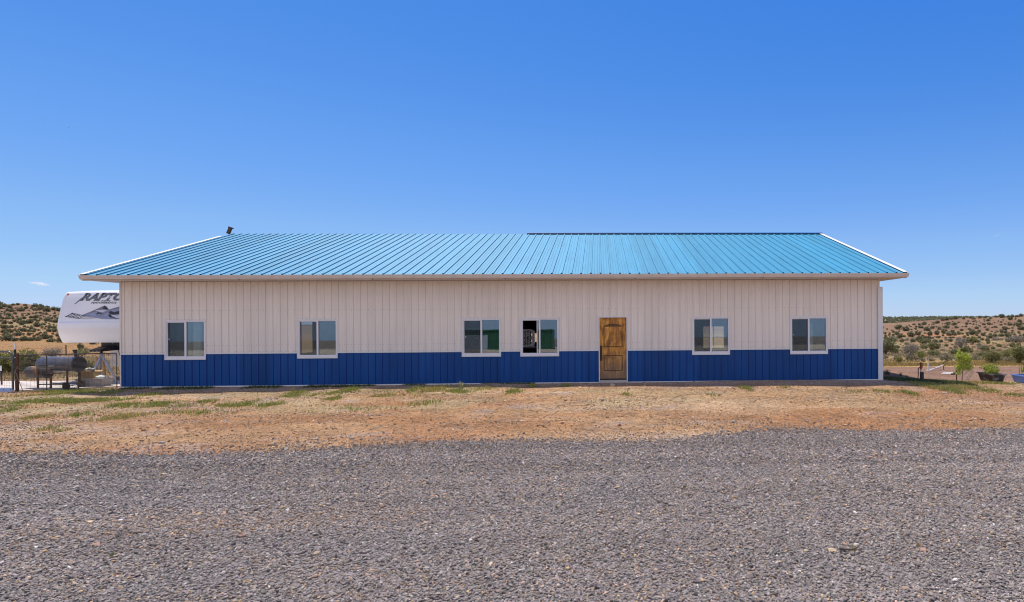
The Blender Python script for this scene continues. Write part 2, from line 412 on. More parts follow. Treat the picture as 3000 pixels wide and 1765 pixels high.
# scattered sunlit clouds in the half of the sky behind the viewpoint (fill light added for the shaded facade; the window glass mirrors some)
tcw = n.new('ShaderNodeTexCoord'); spw = n.new('ShaderNodeSeparateXYZ'); l.new(tcw.outputs['Generated'], spw.inputs[0])
cn = n.new('ShaderNodeTexNoise'); cn.inputs['Scale'].default_value = 3.2; cn.inputs['Detail'].default_value = 7; cn.inputs['Roughness'].default_value = .62; l.new(tcw.outputs['Generated'], cn.inputs['Vector'])
def mrw(src, a, b_, c, d):
    q = n.new('ShaderNodeMapRange'); q.interpolation_type = 'SMOOTHSTEP'; q.inputs[1].default_value = a; q.inputs[2].default_value = b_; q.inputs[3].default_value = c; q.inputs[4].default_value = d; l.new(src, q.inputs[0]); return q.outputs[0]
def mulw(a, b_):
    q = n.new('ShaderNodeMath'); q.operation = 'MULTIPLY'; l.new(a, q.inputs[0]); l.new(b_, q.inputs[1]); return q.outputs[0]
mk = mulw(mulw(mrw(cn.outputs['Fac'], .40, .60, 0, 1), mrw(spw.outputs[1], -.45, -.15, 1, 0)), mrw(spw.outputs[2], .015, .10, 0, 1))
mc = n.new('ShaderNodeMix'); mc.data_type = 'RGBA'; l.new(mk, mc.inputs[0]); l.new(m2.outputs[0], mc.inputs[6]); mc.inputs[7].default_value = (7.6, 7.3, 7.0, 1)
l.new(mc.outputs[2], n['Background'].inputs[0])
EXPO = .5
n['Background'].inputs[1].default_value = .15 / 2 ** EXPO
sl = bpy.data.lights.new('sun', 'SUN'); sl.energy = 4.2; sl.angle = R(.53); sl.color = (1, .94, .85)
so = bpy.data.objects.new('sun', sl); COL.objects.link(so); so.rotation_euler = SUN_DIR.to_track_quat('Z', 'Y').to_euler()
so.location = (-30, 40, 60)
SC.view_settings.view_transform = 'Standard'; SC.view_settings.look = 'None'; SC.view_settings.exposure = EXPO; SC.view_settings.gamma = 1

# ------------------------------------------------------------------ ground sheet
def axis(lo, hi, step, far_lo, far_hi, ratio=1.045):
    a = list(np.arange(lo, hi + 1e-6, step))
    s = step; x = hi
    while x < far_hi: s *= ratio; x += s; a.append(x)
    s = step; x = lo; b = []
    while x > far_lo: s *= ratio; x -= s; b.append(x)
    return np.array(b[::-1] + a)

xs = axis(-22, 15, .2, -1900, 1900, 1.04); ys = axis(8, 25, .1, -1500, 2400, 1.04)
X, Y = np.meshgrid(xs, ys); Z = zg(X, Y)
nx, ny = len(xs), len(ys)
V = np.stack([X, Y, Z], -1).reshape(-1, 3)
idx = np.arange(nx * ny).reshape(ny, nx)
Fq = np.stack([idx[:-1, :-1], idx[:-1, 1:], idx[1:, 1:], idx[1:, :-1]], -1).reshape(-1, 4)

def mixc(a, b, t): return a * (1 - t[..., None]) + np.array(b) * t[..., None]
C = np.zeros((ny, nx, 3)) + np.array([.318, .190, .098])
nA = fbm(X * .35, Y * .9, 2, 4); nB = fbm(X * .22 + 9, Y * .5, 14, 4); nC = fbm(X * 1.3, Y * 2.4, 33, 3)
C = mixc(C, [.385, .262, .158], smooth01((nA - .52) * 5) * .85)                     # pale dusty patches
C = mixc(C, [.29, .145, .068], smooth01((nB - .48) * 6) * .95)
nT = fbm(X * .10 + 3, Y * 2.2, 71, 3); C = mixc(C, [.25, .13, .065], smooth01((nT - .56) * 8) * .6 * np.exp(-((Y - 12.6) / 1.8) ** 2))              # reddish subsoil
C = mixc(C, [.28, .23, .20], smooth01((nC - .58) * 6) * .55)               # grey grit
thatch = smooth01((fbm(X * .5 + 4, Y * 1.4, 27, 4) - .44) * 5) * smooth01((Y - 12.2) / 1.5) * (1 - .6 * smooth01((X + 2) / 6)); C = mixc(C, [.285, .225, .125], thatch * .7)
# redder trodden band next to the gravel, centre and right of centre
band = np.exp(-((Y - 11.6) / 1.1) ** 2) * smooth01((X + 14) / 6)
C = mixc(C, [.27, .135, .06], band * .9 * smooth01((nA - .25) * 3))
gr = np.exp(-((Y - 11.3) / 1.2) ** 2) * (1 - smooth01((X + 12) / 4)); C = mixc(C, [.34, .29, .25], gr * .5 * smooth01((nC - .3) * 3))
strip = np.exp(-((Y - (18.08 + (X + 15.78) * .039 - .8)) / .9) ** 2) * ((X > -16) & (X < 10)); C = mixc(C, [.40, .33, .28], strip * .7)
# bare brown yard on the right, straw edge, then field and hill
yard = smooth01((X - 8.0) / 1.0) * smooth01((Y - 18.3) / .8); C = mixc(C, [.21, .125, .085], yard)
straw = yard * smooth01((Y - 24.0) / .5); C = mixc(C, [.37, .235, .088], straw)
fld = smooth01((Y - 27) / 4)
nD = fbm(X / 7, Y / 9, 41, 4); nE = fbm(X / 26, Y / 40, 51, 4); nF = fbm(X / 2.2, Y / 3, 61, 3)
fc = np.zeros_like(C) + np.array([.225, .132, .068])
fc = mixc(fc, [.26, .175, .076], smooth01((nD - .45) * 5)); fc = mixc(fc, [.19, .165, .085], smooth01((nF - .55) * 6) * .6)
fc = mixc(fc, [.32, .14, .06], smooth01((nE - .55) * 6) * .7)
hill = smooth01((Y - 190) / 60); hc = np.zeros_like(C) + np.array([.17, .097, .056]); hc = mixc(hc, [.20, .125, .07], smooth01((nE - .4) * 4)); hc = mixc(hc, [.17, .09, .05], smooth01((nF - .5) * 5) * .5)
fc = fc * (1 - hill[..., None]) + hc * hill[..., None]
lfld = smooth01((-X / np.maximum(Y, 1) - .3) / .3) * smooth01((Y - 40) / 15) * (1 - smooth01((Y - 135) / 30)); fc = mixc(fc, [.27, .15, .057], lfld * (.55 + .45 * smooth01((nD - .35) * 3)))
C = C * (1 - fld[..., None]) + fc * fld[..., None]
fr = smooth01((Y - 560) / 150); C = mixc(C, [.13, .125, .085], fr * .8)
bk = smooth01((1 - Y) / 3); C = mixc(C, [.52, .40, .28], bk); C = mixc(C, [.20, .155, .115], smooth01((-20 - Y) / 12))  # unseen ground just behind the viewpoint, paled to bounce light onto the facade

gm = bpy.data.materials.new('dirt_ground'); n, l = nodes(gm); b = n['Principled BSDF']
at = n.new('ShaderNodeAttribute'); at.attribute_name = 'tint'; tc = n.new('ShaderNodeTexCoord')
def nz(sc, det=6, ro=.6):
    q = n.new('ShaderNodeTexNoise'); q.inputs['Scale'].default_value = sc; q.inputs['Detail'].default_value = det; q.inputs['Roughness'].default_value = ro; l.new(tc.outputs['Object'], q.inputs['Vector']); return q
def rng_node(src, a, b2, c, d):
    q = n.new('ShaderNodeMapRange'); q.inputs[1].default_value = a; q.inputs[2].default_value = b2; q.inputs[3].default_value = c; q.inputs[4].default_value = d; l.new(src, q.inputs[0]); return q
n1 = nz(9, 8, .7); n2 = nz(1.1, 5); n3 = nz(38, 3, .5)
f1 = rng_node(n1.outputs['Fac'], .32, .68, .55, 1.5); f2 = rng_node(n2.outputs['Fac'], .3, .7, .8, 1.2); f3 = rng_node(n3.outputs['Fac'], .3, .7, .72, 1.3)
def mul(a, b2, fac=1.0):
    q = n.new('ShaderNodeMix'); q.data_type = 'RGBA'; q.blend_type = 'MULTIPLY'; q.inputs[0].default_value = fac; l.new(a, q.inputs[6]); l.new(b2, q.inputs[7]); return q.outputs[2]
c = mul(mul(mul(at.outputs['Color'], f1.outputs[0]), f2.outputs[0]), f3.outputs[0])
vo = n.new('ShaderNodeTexVoronoi'); vo.inputs['Scale'].default_value = 17; l.new(tc.outputs['Object'], vo.inputs['Vector'])
pb = rng_node(vo.outputs['Distance'], .12, .2, 1, 0)                        # scattered pale grit
sel = rng_node(vo.outputs['Color'], .62, .66, 0, 1); sm = n.new('ShaderNodeMath'); sm.operation = 'MULTIPLY'; l.new(pb.outputs[0], sm.inputs[0]); l.new(sel.outputs[0], sm.inputs[1])
mxp = n.new('ShaderNodeMix'); mxp.data_type = 'RGBA'; l.new(sm.outputs[0], mxp.inputs[0]); l.new(c, mxp.inputs[6]); mxp.inputs[7].default_value = (.52, .43, .34, 1)
l.new(mxp.outputs[2], b.inputs['Base Color']); b.inputs['Roughness'].default_value = .95; b.inputs['Specular IOR Level'].default_value = .15
bh = n.new('ShaderNodeMath'); bh.operation = 'ADD'; l.new(n1.outputs['Fac'], bh.inputs[0]); l.new(n3.outputs['Fac'], bh.inputs[1])
bp = n.new('ShaderNodeBump'); bp.inputs['Strength'].default_value = .8; bp.inputs['Distance'].default_value = .045; l.new(bh.outputs[0], bp.inputs['Height']); l.new(bp.outputs[0], b.inputs['Normal'])
ground = obj('ground', np_mesh('ground', V, Fq, gm, C.reshape(-1, 3), flat=False)); tag(ground, kind='structure')

# ------------------------------------------------------------------ gravel lot
edge_px = [(-400, 1334), (0, 1328), (220, 1326), (420, 1331), (700, 1325), (900, 1318), (1000, 1312), (1152, 1302), (1295, 1290), (1500, 1288), (1720, 1288), (1910, 1291), (2006, 1287), (2077, 1271), (2172, 1263), (2315, 1256), (2600, 1259), (3000, 1259), (3500, 1255)]
ep = [G0(*p) for p in edge_px]
EX = np.array([p.x for p in ep]); EY = np.array([p.y for p in ep]); o_ = np.argsort(EX); EX, EY = EX[o_], EY[o_]
def edge_y(x): return np.interp(x, EX, EY) + (fbm(np.asarray(x) * 1.7, np.asarray(x) * 0 + 3, 77, 4) - .5) * .16
gx = np.concatenate([np.arange(-45, -14, 1.0), np.arange(-14, 11, .08), np.arange(11, 45, 1.0)])
ey = edge_y(gx); tt = np.concatenate([[0, .015, .04], np.linspace(.08, 1, 26)])
GX = np.repeat(gx[:, None], len(tt), 1); ey = ey - .22; GY = ey[:, None] + (-2.5 - ey[:, None]) * tt[None, :] ** 1.4
GZ = zg(GX, GY) + .005
gi = np.arange(GX.size).reshape(GX.shape)
gf = np.stack([gi[:-1, :-1], gi[:-1, 1:], gi[1:, 1:], gi[1:, :-1]], -1).reshape(-1, 4)
gv = bpy.data.materials.new('gravel_bed'); n, l = nodes(gv); b = n['Principled BSDF']; tc = n.new('ShaderNodeTexCoord')
vo = n.new('ShaderNodeTexVoronoi'); vo.inputs['Scale'].default_value = 38; l.new(tc.outputs['Object'], vo.inputs['Vector'])
cr = n.new('ShaderNodeValToRGB'); sp = n.new('ShaderNodeSeparateColor'); l.new(vo.outputs['Color'], sp.inputs[0]); l.new(sp.outputs[0], cr.inputs[0])
cr.color_ramp.elements[0].color = (.07, .062, .064, 1); cr.color_ramp.elements[1].color = (.24, .20, .19, 1)
n2 = nz(.8, 4); f2 = rng_node(n2.outputs['Fac'], .3, .7, .75, 1.2)
l.new(mul(cr.outputs[0], f2.outputs[0]), b.inputs['Base Color']); b.inputs['Roughness'].default_value = .9
bp = n.new('ShaderNodeBump'); bp.inputs['Strength'].default_value = 1; bp.inputs['Distance'].default_value = .012; bp.invert = True; l.new(vo.outputs['Distance'], bp.inputs['Height']); l.new(bp.outputs[0], b.inputs['Normal'])
lot = obj('gravel_lot', np_mesh('gravel_lot', np.stack([GX, GY, GZ], -1).reshape(-1, 3), gf, gv)); tag(lot, kind='structure')

# stones, one mesh ("nobody could count it")
def ico():
    t = (1 + 5 ** .5) / 2
    v = np.array([(-1, t, 0), (1, t, 0), (-1, -t, 0), (1, -t, 0), (0, -1, t), (0, 1, t), (0, -1, -t), (0, 1, -t), (t, 0, -1), (t, 0, 1), (-t, 0, -1), (-t, 0, 1)], float)
    v /= np.linalg.norm(v[0])
    f = np.array([(0, 11, 5), (0, 5, 1), (0, 1, 7), (0, 7, 10), (0, 10, 11), (1, 5, 9), (5, 11, 4), (11, 10, 2), (10, 7, 6), (7, 1, 8), (3, 9, 4), (3, 4, 2), (3, 2, 6), (3, 6, 8), (3, 8, 9), (4, 9, 5), (2, 4, 11), (6, 2, 10), (8, 6, 7), (9, 8, 1)])
    return v, f
def cube8():
    v = np.array([(-1, -1, -1), (1, -1, -1), (1, 1, -1), (-1, 1, -1), (-1, -1, 1), (1, -1, 1), (1, 1, 1), (-1, 1, 1)], float) * .62
    f = np.array([(0, 2, 1), (0, 3, 2), (4, 5, 6), (4, 6, 7), (0, 1, 5), (0, 5, 4), (1, 2, 6), (1, 6, 5), (2, 3, 7), (2, 7, 6), (3, 0, 4), (3, 4, 7)])
    return v, f

def stone_mesh(x, y, r, base, col, zoff=.25, jitter=.28, flat=.62):
    bv, bf = base; N = len(x); k = len(bv)
    v = bv[None] * (1 + rng.normal(0, jitter * .55, (N, k, 1))) + rng.normal(0, .10, (N, k, 3))
    sc = np.stack([rng.uniform(.85, 1.35, N), rng.uniform(.65, 1.05, N), rng.uniform(flat * .7, flat * 1.25, N)], -1)
    v = v * sc[:, None, :]
    ax = rng.normal(0, .35, N); ay = rng.normal(0, .35, N); az = rng.uniform(0, 6.283, N)
    cx, sx = np.cos(ax)[:, None], np.sin(ax)[:, None]; vy = v[..., 1] * cx - v[..., 2] * sx; vz = v[..., 1] * sx + v[..., 2] * cx; vx = v[..., 0]
    cy, sy = np.cos(ay)[:, None], np.sin(ay)[:, None]; vx, vz = vx * cy + vz * sy, -vx * sy + vz * cy
    cz, sz = np.cos(az)[:, None], np.sin(az)[:, None]; vx, vy = vx * cz - vy * sz, vx * sz + vy * cz
    v = np.stack([vx, vy, vz], -1) * r[:, None, None]
    v += np.stack([x, y, zg(x, y) + zoff * r], -1)[:, None, :]
    f = bf[None] + (np.arange(N) * k)[:, None, None]
    return v.reshape(-1, 3), f.reshape(-1, 3), np.repeat(col, k, 0)

def gravel_cols(N, x, y):
    c = np.array([.205, .174, .156])[None] * rng.lognormal(0, .29, N)[:, None] * (.80 + .46 * fbm(x * .10, y * 1.3, 83, 3))[:, None]
    c = c * (1 + rng.normal(0, .03, (N, 3)))
    for (yc, sl) in ((7.0, .05), (7.5, .05), (8.6, .02), (9.0, .02), (5.6, -.05)):
        c = c * (1 + .20 * np.exp(-((y - yc - sl * x - .12 * np.sin(x * .5)) / .16) ** 2))[:, None]
    p = rng.random(N)
    warm = fbm(x * .6, y * .9, 91, 3)
    c[p < .16 * (warm > .45)] *= np.array([1.3, 1.06, .82])
    k = p > .985; c[k] = np.array([.46, .30, .15]) * rng.uniform(.7, 1.2, (k.sum(), 1))
    k = (p > .9835) & (p <= .985); c[k] = np.array([.62, .58, .54])
    # rust-tinted streak on the left
    st = np.exp(-(((x + 4.1) / 1.9) ** 2 + ((y - 5.75 - .12 * (x + 4.1)) / .28) ** 2)); k = rng.random(N) < st * .32
    c[k] = np.array([.31, .205, .13]) * rng.uniform(.7, 1.15, (k.sum(), 1))
    return np.clip(c, .02, .8)

VV, FF, TT = [], [], []; off = 0
for (y0, y1, r0, dens, base) in [(3.5, 6.0, .0100, 3400, ico()), (6.0, 8.0, .0108, 2800, ico()), (8.0, 12.6, .012, 2400, cube8())]:
    A = (y1 - y0) * 36; N = int(A * dens)
    y = rng.uniform(y0, y1, N); x = rng.uniform(-15, 10.5, N) * 1.0
    N2 = int((y1 - y0) * 25.5 * dens); y = rng.uniform(y0, y1, N2); x = rng.uniform(-15, 10.5, N2)
    k = (x > -1.11 * y - 1.2) & (x < .73 * y + 1.2)
    ed = edge_y(x) - y
    k &= (rng.random(N2) < np.clip((ed + .12) / .5, 0, 1) + .09 * np.exp(-np.clip(-ed, 0, 9) / .6) * (ed < 0))
    x, y = x[k], y[k]; N2 = len(x)
    r = r0 * rng.lognormal(0, .26, N2)
    v, f, t = stone_mesh(x, y, r, base, gravel_cols(N2, x, y), zoff=rng.uniform(.35, 1.0, N2))
    VV.append(v); FF.append(f + off); TT.append(t); off += len(v)
g_st = obj('gravel', np_mesh('gravel', np.concatenate(VV), np.concatenate(FF), M['stones'], np.concatenate(TT)))
tag(g_st, 'grey crushed stone gravel covering the foreground lot', 'gravel', kind='stuff')

# small stones strewn over the dirt
N = 170000
x = rng.uniform(-21, 14, N); y = rng.uniform(9.0, 18.2, N)
k = (edge_y(x) < y) & (x > -1.12 * y - 1) & (x < .74 * y + 1) & (y < 18.0 + (x + 15.78) * .039) & (rng.random(N) < .3 + 1.0 * smooth01((fbm(x * .5, y * .9, 15, 3) - .42) * 5))
x, y = x[k], y[k]; N = len(x)
r = np.minimum(.0055 * rng.lognormal(0, .6, N) + .003, .045)
c = np.array([.35, .215, .115])[None] * rng.lognormal(0, .27, N)[:, None]; p = rng.random(N); c[p < .14] = np.array([.33, .28, .25]) * rng.uniform(.6, 1.2, ((p < .14).sum(), 1)); c[p > .965] = np.array([.52, .42, .31])
v, f, t = stone_mesh(x, y, r, cube8(), np.clip(c, .02, .75), zoff=.25)
tag(obj('scattered_stones', np_mesh('scattered_stones', v, f, M['stones'], t)), 'small tan and grey stones strewn over the bare dirt strip', 'stones', kind='stuff')

# ------------------------------------------------------------------ single rocks
def rock(name, label, px, py, wpx, mat, flat=.6, seed=0, hpx=None, group=None):
    p = hit(px, py); r = wpx / 2 * p.y / F
    bm = bmesh.new(); bmesh.ops.create_icosphere(bm, subdivisions=2, radius=1)
    rr = random.Random(seed)
    d = [(Vector((rr.gauss(0, 1), rr.gauss(0, 1), rr.gauss(0, 1))).normalized(), rr.uniform(.62, .95)) for _ in range(9)]
    for v in bm.verts:
        c = v.co.copy()
        for (q, h) in d:
            s = c.dot(q)
            if s > h: c -= q * (s - h)
        v.co = Vector((c.x * r, c.y * r * .8, c.z * r * flat))
    me = bpy.data.meshes.new(name); bm.to_mesh(me); bm.free(); me.materials.append(mat); me.shade_flat()
    o = obj(name, me); o.location = (p.x, p.y, p.z + r * flat * .35); o.rotation_euler = (rr.uniform(-.2, .2), rr.uniform(-.2, .2), rr.uniform(0, 6))
    return tag(o, label, 'rock', group)
for i, a in enumerate([
    ('biggest tan rock on red dirt at the gravel edge, left of centre', 803, 1306, 21, 'stone_tan', .85),
    ('dark brown chipped rock on red dirt, right of the biggest tan rock', 1028, 1287, 17, 'stone_grey', .7),
    ('flat pale slab of stone lying at the gravel edge left of centre', 915, 1310, 14, 'stone_grey', .35),
    ('rounded tan boulder half buried in the bank before the wooden door', 1793, 1132, 20, 'stone_tan', .7),
    ('smaller tan rock beside the boulder in front of the door', 1840, 1141, 14, 'stone_tan', .7),
    ('brown block of rock on the dirt below the wooden door', 1765, 1174, 14, 'stone_grey', .75),
    ('pale rock with a flat top lying below the wooden door', 1773, 1200, 15, 'stone_tan', .6),
    ('pinkish rock at the gravel edge straight below the door', 1815, 1249, 15, 'stone_red', .9),
    ('grey white rock alone on dirt below the fifth window', 2149, 1239, 15, 'stone_grey', .8),
    ('brown rock sitting on the gravel edge below the fifth window', 2112, 1264, 13, 'stone_grey', .75),
    ('brown rock on dirt near the right gravel edge', 2256, 1237, 13, 'stone_red', .6),
    ('dark round stone on pale dirt in front of the wire fence', 208, 1165, 10, 'stone_grey', .6),
    ('flat red brown stone on dirt near the left gravel edge', 57, 1306, 20, 'stone_red', .3),
    ('brown wedge of stone on dirt at left, above the gravel edge', 474, 1300, 17, 'stone_grey', .6),
    ('smooth red brown cobble lying on the gravel at lower left', 280, 1600, 29, 'stone_red', .35),
    ('round pinkish cobble on the gravel left of centre', 709, 1576, 24, 'stone_red', .7),
    ('pale buff stone on gravel above the lower edge of the photo', 928, 1638, 22, 'stone_tan', .8),
    ('flat white stone on the upper gravel at left', 480, 1391, 24, 'stone_tan', .3),
    ('smooth oval pink cobble on the gravel at lower right', 2704, 1630, 29, 'stone_red', .5),
    ('square buff rock on gravel beside the dry stick', 2360, 1660, 17, 'stone_tan', .8),
    ('reddish stone alone on the right hand gravel, halfway up', 2670, 1428, 14, 'stone_red', .6),
    ('knobbly pale rock touching the end of the dry stick', 2438, 1647, 30, 'stone_tan', .5),
    ('grey lump of rock on the shaded bank under the last window', 2432, 1111, 11, 'stone_grey', .8),
]):
    rock('rock', a[0], a[1], a[2], a[3], M[a[4]], a[5], i + 3)
s0, s1 = hit(2460, 1656), hit(2518, 1638)
stk = MB(); pts = []
for i in range(9):
    t = i / 8; p = s0.lerp(s1, t); p.y -= .06 * math.sin(t * math.pi); p.z = float(zg(p.x, p.y)) + .03 + .03 * t; pts.append(p)
stk.tube(pts, [.011, .011, .01, .01, .009, .008, .007, .006, .004], 6)
tag(stk.build('stick', M['bark'], smooth=60), 'curved dry stick lying on the gravel at lower right', 'stick')

# ------------------------------------------------------------------ metal building
L = 24.384; TH = R(2.23); CT, ST = math.cos(TH), math.sin(TH)
CX, CY = -.873 * 18.08, 18.08
W = 12.7
def wall(px, py, w0=0.0):
    a, b_ = ray(px, py)
    d = (w0 - CX * ST + CY * CT) / (CT - a * ST)
    return ((a * d - CX) * CT + (d - CY) * ST, HC + b_ * d)
bld = thing('metal_building', 'long metal clad building with blue roof, beige siding and dark blue wainscot', 'building', (CX, CY, 0), TH)
def part(mb, name, mat, parent=None, **k): return mb.build(name, mat, parent or bld, local=True, **k)
WT = .17                                   # wall thickness
ZT = wall(1400, 1029)[1]                   # wainscot top
ZE = 3.345                                 # wall top / soffit
ZB = .03
wins = [(483.5, 604.5, 937.6, 1054.8), (871.5, 990, 935, 1050.5), (1353, 1468, 932, 1045.5), (1524.5, 1638, 931.5, 1044.6), (2027, 2138, 928, 1040), (2314, 2424.5, 927.5, 1038)]
OP = []
for (xa, xb, ya, yb) in wins:
    u0, z1 = wall(xa, (ya + yb) / 2)[0], wall((xa + xb) / 2, ya)[1]; u1, z0 = wall(xb, (ya + yb) / 2)[0], wall((xa + xb) / 2, yb)[1]
    OP.append((u0, u1, z0, z1))
du0, dz1 = wall(1754, 1020)[0], wall(1796, 928)[1]; du1 = wall(1838.5, 1020)[0]
DOOR = (du0, du1, ZB - .2, dz1)
PIT = .2286
def ribbed(mb, u0, u1, z0, z1, w0=0.0, mi=0):
    def at_(u):      # profile height where a sheet is cut
        q = abs((u - .11 + PIT / 2) % PIT - PIT / 2)
        return w0 - .024 * min(1, max(0, (.026 - q) / .011))
    pts = [(u0, at_(u0))]
    k = math.floor(u0 / PIT) - 1
    while k * PIT < u1 + .1:
        c = .11 + k * PIT
        for (du, dw) in ((-.026, 0), (-.015, -.024), (.015, -.024), (.026, 0), (.10, 0), (.104, -.004), (.124, -.004), (.128, 0)):
            q = c + du
            if u0 < q < u1: pts.append((q, w0 + dw))
        k += 1
    pts.append((u1, at_(u1)))
    vs = [(p[0], p[1], z0) for p in pts] + [(p[0], p[1], z1) for p in pts]; N = len(pts)
    for i in range(N - 1):
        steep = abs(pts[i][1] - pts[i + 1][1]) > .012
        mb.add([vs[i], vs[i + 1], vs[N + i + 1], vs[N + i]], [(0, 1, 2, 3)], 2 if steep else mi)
def cells(z0, z1):
    ops = sorted([o for o in OP + [DOOR] if o[2] < z1 and o[3] > z0])
    u = 0.0; out = []
    for o in ops:
        out.append((u, o[0], z0, z1))
        if o[2] > z0: out.append((o[0], o[1], z0, o[2]))
        if o[3] < z1: out.append((o[0], o[1], o[3], z1))
        u = o[1]
    out.append((u, L, z0, z1)); return out
sid = MB()
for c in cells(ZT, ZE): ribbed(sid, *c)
for zr in (wall(1400, 1007)[1], wall(1400, 906)[1], ZT + .035):
    k = 0
    while .11 + k * PIT < L:
        for s in (-.045, .045):
            q = .11 + k * PIT + s
            if 0 < q < L and not any(o[0] - .02 < q < o[1] + .02 and o[2] - .02 < zr < o[3] + .02 for o in OP + [DOOR]):
                sid.box(q - .006, q + .006, -.006, 0.002, zr - .006, zr + .006, 1)
        k += 1
for o in OP + [DOOR]:
    q = o[0] + .05
    while q < o[1]:
        sid.box(q - .006, q + .006, -.008, .002, o[3] + .012, o[3] + .024, 1); q += PIT / 2
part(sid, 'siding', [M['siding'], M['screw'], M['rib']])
wa = MB()
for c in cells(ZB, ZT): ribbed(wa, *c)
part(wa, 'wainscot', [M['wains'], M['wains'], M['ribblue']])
def split(u0, u1, zt):
    u = u0
    for o in sorted(OP + [DOOR]):
        if o[2] < zt < o[3]: yield (u, o[0] - .004); u = o[1] + .004
    yield (u, u1)
for (a, b_) in split(0, L - .005, ZT): part(MB().box(a, b_, -.031, -.0255, ZT - .028, ZT + .012), 'wainscot_trim', M['white'])
for (a, b_) in ((0.0, DOOR[0] - .004), (DOOR[1] + .004, L)): part(MB().box(a, b_, -.037, -.0255, ZB - .03, ZB + .008), 'base_trim', M['white'])
sb = MB(); sb.box(-.0, L, .0, WT, -.35, ZB - .032); part(sb, 'foundation', M['stem'])
# corner post trim on the right, stopping short of the eave
cz1 = wall(2576, 841)[1]
ct = MB(); ct.box(L - .085, L + .075, -.055, -.024, -.02, cz1); ct.box(L + .045, L + .075, -.024, .12, -.02, cz1)
part(ct, 'corner_trim', M['white'])
ct = MB(); ct.box(-.012, .03, -.03, -.0255, ZB + .01, ZE); part(ct, 'corner_trim', M['siding'])
# other walls
def rib_side(mb, x, y0, y1, z0, z1f, sgn):
    """Side wall at x, ribs pointing sgn; z1f(y) gives the top."""
    pts = [(x, y0)]; k = 1
    while k * PIT < y1 - .05:
        c = k * PIT
        if c - .03 > y0:
            for (dv, dw) in ((-.027, 0), (-.012, .019), (.012, .019), (.027, 0)): pts.append((x + sgn * dw, c + dv))
        k += 1
    pts.append((x, y1)); N = len(pts)
    mb.add([(p[0], p[1], z0) for p in pts] + [(p[0], p[1], z1f(p[1])) for p in pts], [(i, i + 1, N + i + 1, N + i) for i in range(N - 1)])
ZR = 5.80; WR = 6.33; OV = .70; OS = .575
ZEAVE = 3.50
SL = (ZR - ZEAVE) / (WR + OV)
def roof_z(wy): return ZR - SL * abs(wy - WR)
for x, sg in ((0.0, -1), (L, 1)):
    mb = MB(); mw_ = MB(); top_ = lambda yy: roof_z(yy) - .06
    if sg > 0: rib_side(mb, x, 0, W, ZT, top_, sg); rib_side(mw_, x, 0, W, ZB, lambda yy: ZT, sg)
    else:       # the left end wall has a large opening near the back
        for (ya_, yb_) in ((0, 11.0), (12.1, W)): rib_side(mb, x, ya_, yb_, ZT, top_, sg); rib_side(mw_, x, ya_, yb_, ZB, lambda yy: ZT, sg)
        rib_side(mb, x, 11.0, 12.1, 2.05, top_, sg); rib_side(mw_, x, 11.0, 12.1, ZB, lambda yy: .47, sg)
    part(mb, 'siding', M['siding']); part(mw_, 'wainscot', M['wains'])
# back wall with openings that can be seen through the front windows
def back_u(px, w0=W): return wall(px, 990, w0)[0]
def back_z(px, py): return wall(px, py, W)[1]
BO = []
for (xa, xb, ya, yb) in ((1556, 1575, 977, 1002), (2059, 2120, 957, 1019), ):
    BO.append((back_u(xa), back_u(xb), back_z((xa + xb) / 2, yb), back_z((xa + xb) / 2, ya)))
BO.sort(); mb = MB(); u = 0
for o in BO:
    mb.box(u, o[0], W - .15, W, ZB, ZE); mb.box(o[0], o[1], W - .15, W, ZB, o[2]); mb.box(o[0], o[1], W - .15, W, o[3], ZE); u = o[1]
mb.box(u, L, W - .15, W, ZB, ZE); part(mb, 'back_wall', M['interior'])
for o in BO[1:]:
    mb = MB(); c = (o[0] + o[1]) / 2; mb.box(c - .02, c + .02, W - .12, W - .06, o[2], o[3]); mb.box(o[0], o[1], W - .12, W - .06, (o[2] + o[3]) / 2 - .015, (o[2] + o[3]) / 2 + .015)
    part(mb, 'back_window_bar', M['vinyl'])
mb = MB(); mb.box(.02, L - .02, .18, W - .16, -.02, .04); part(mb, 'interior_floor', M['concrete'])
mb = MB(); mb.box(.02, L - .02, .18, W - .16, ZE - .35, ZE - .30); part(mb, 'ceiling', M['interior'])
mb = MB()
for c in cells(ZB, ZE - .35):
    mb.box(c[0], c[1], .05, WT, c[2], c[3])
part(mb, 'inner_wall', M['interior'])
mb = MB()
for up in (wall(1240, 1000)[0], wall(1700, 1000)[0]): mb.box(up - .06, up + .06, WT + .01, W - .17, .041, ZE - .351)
part(mb, 'partition', M['interior'])

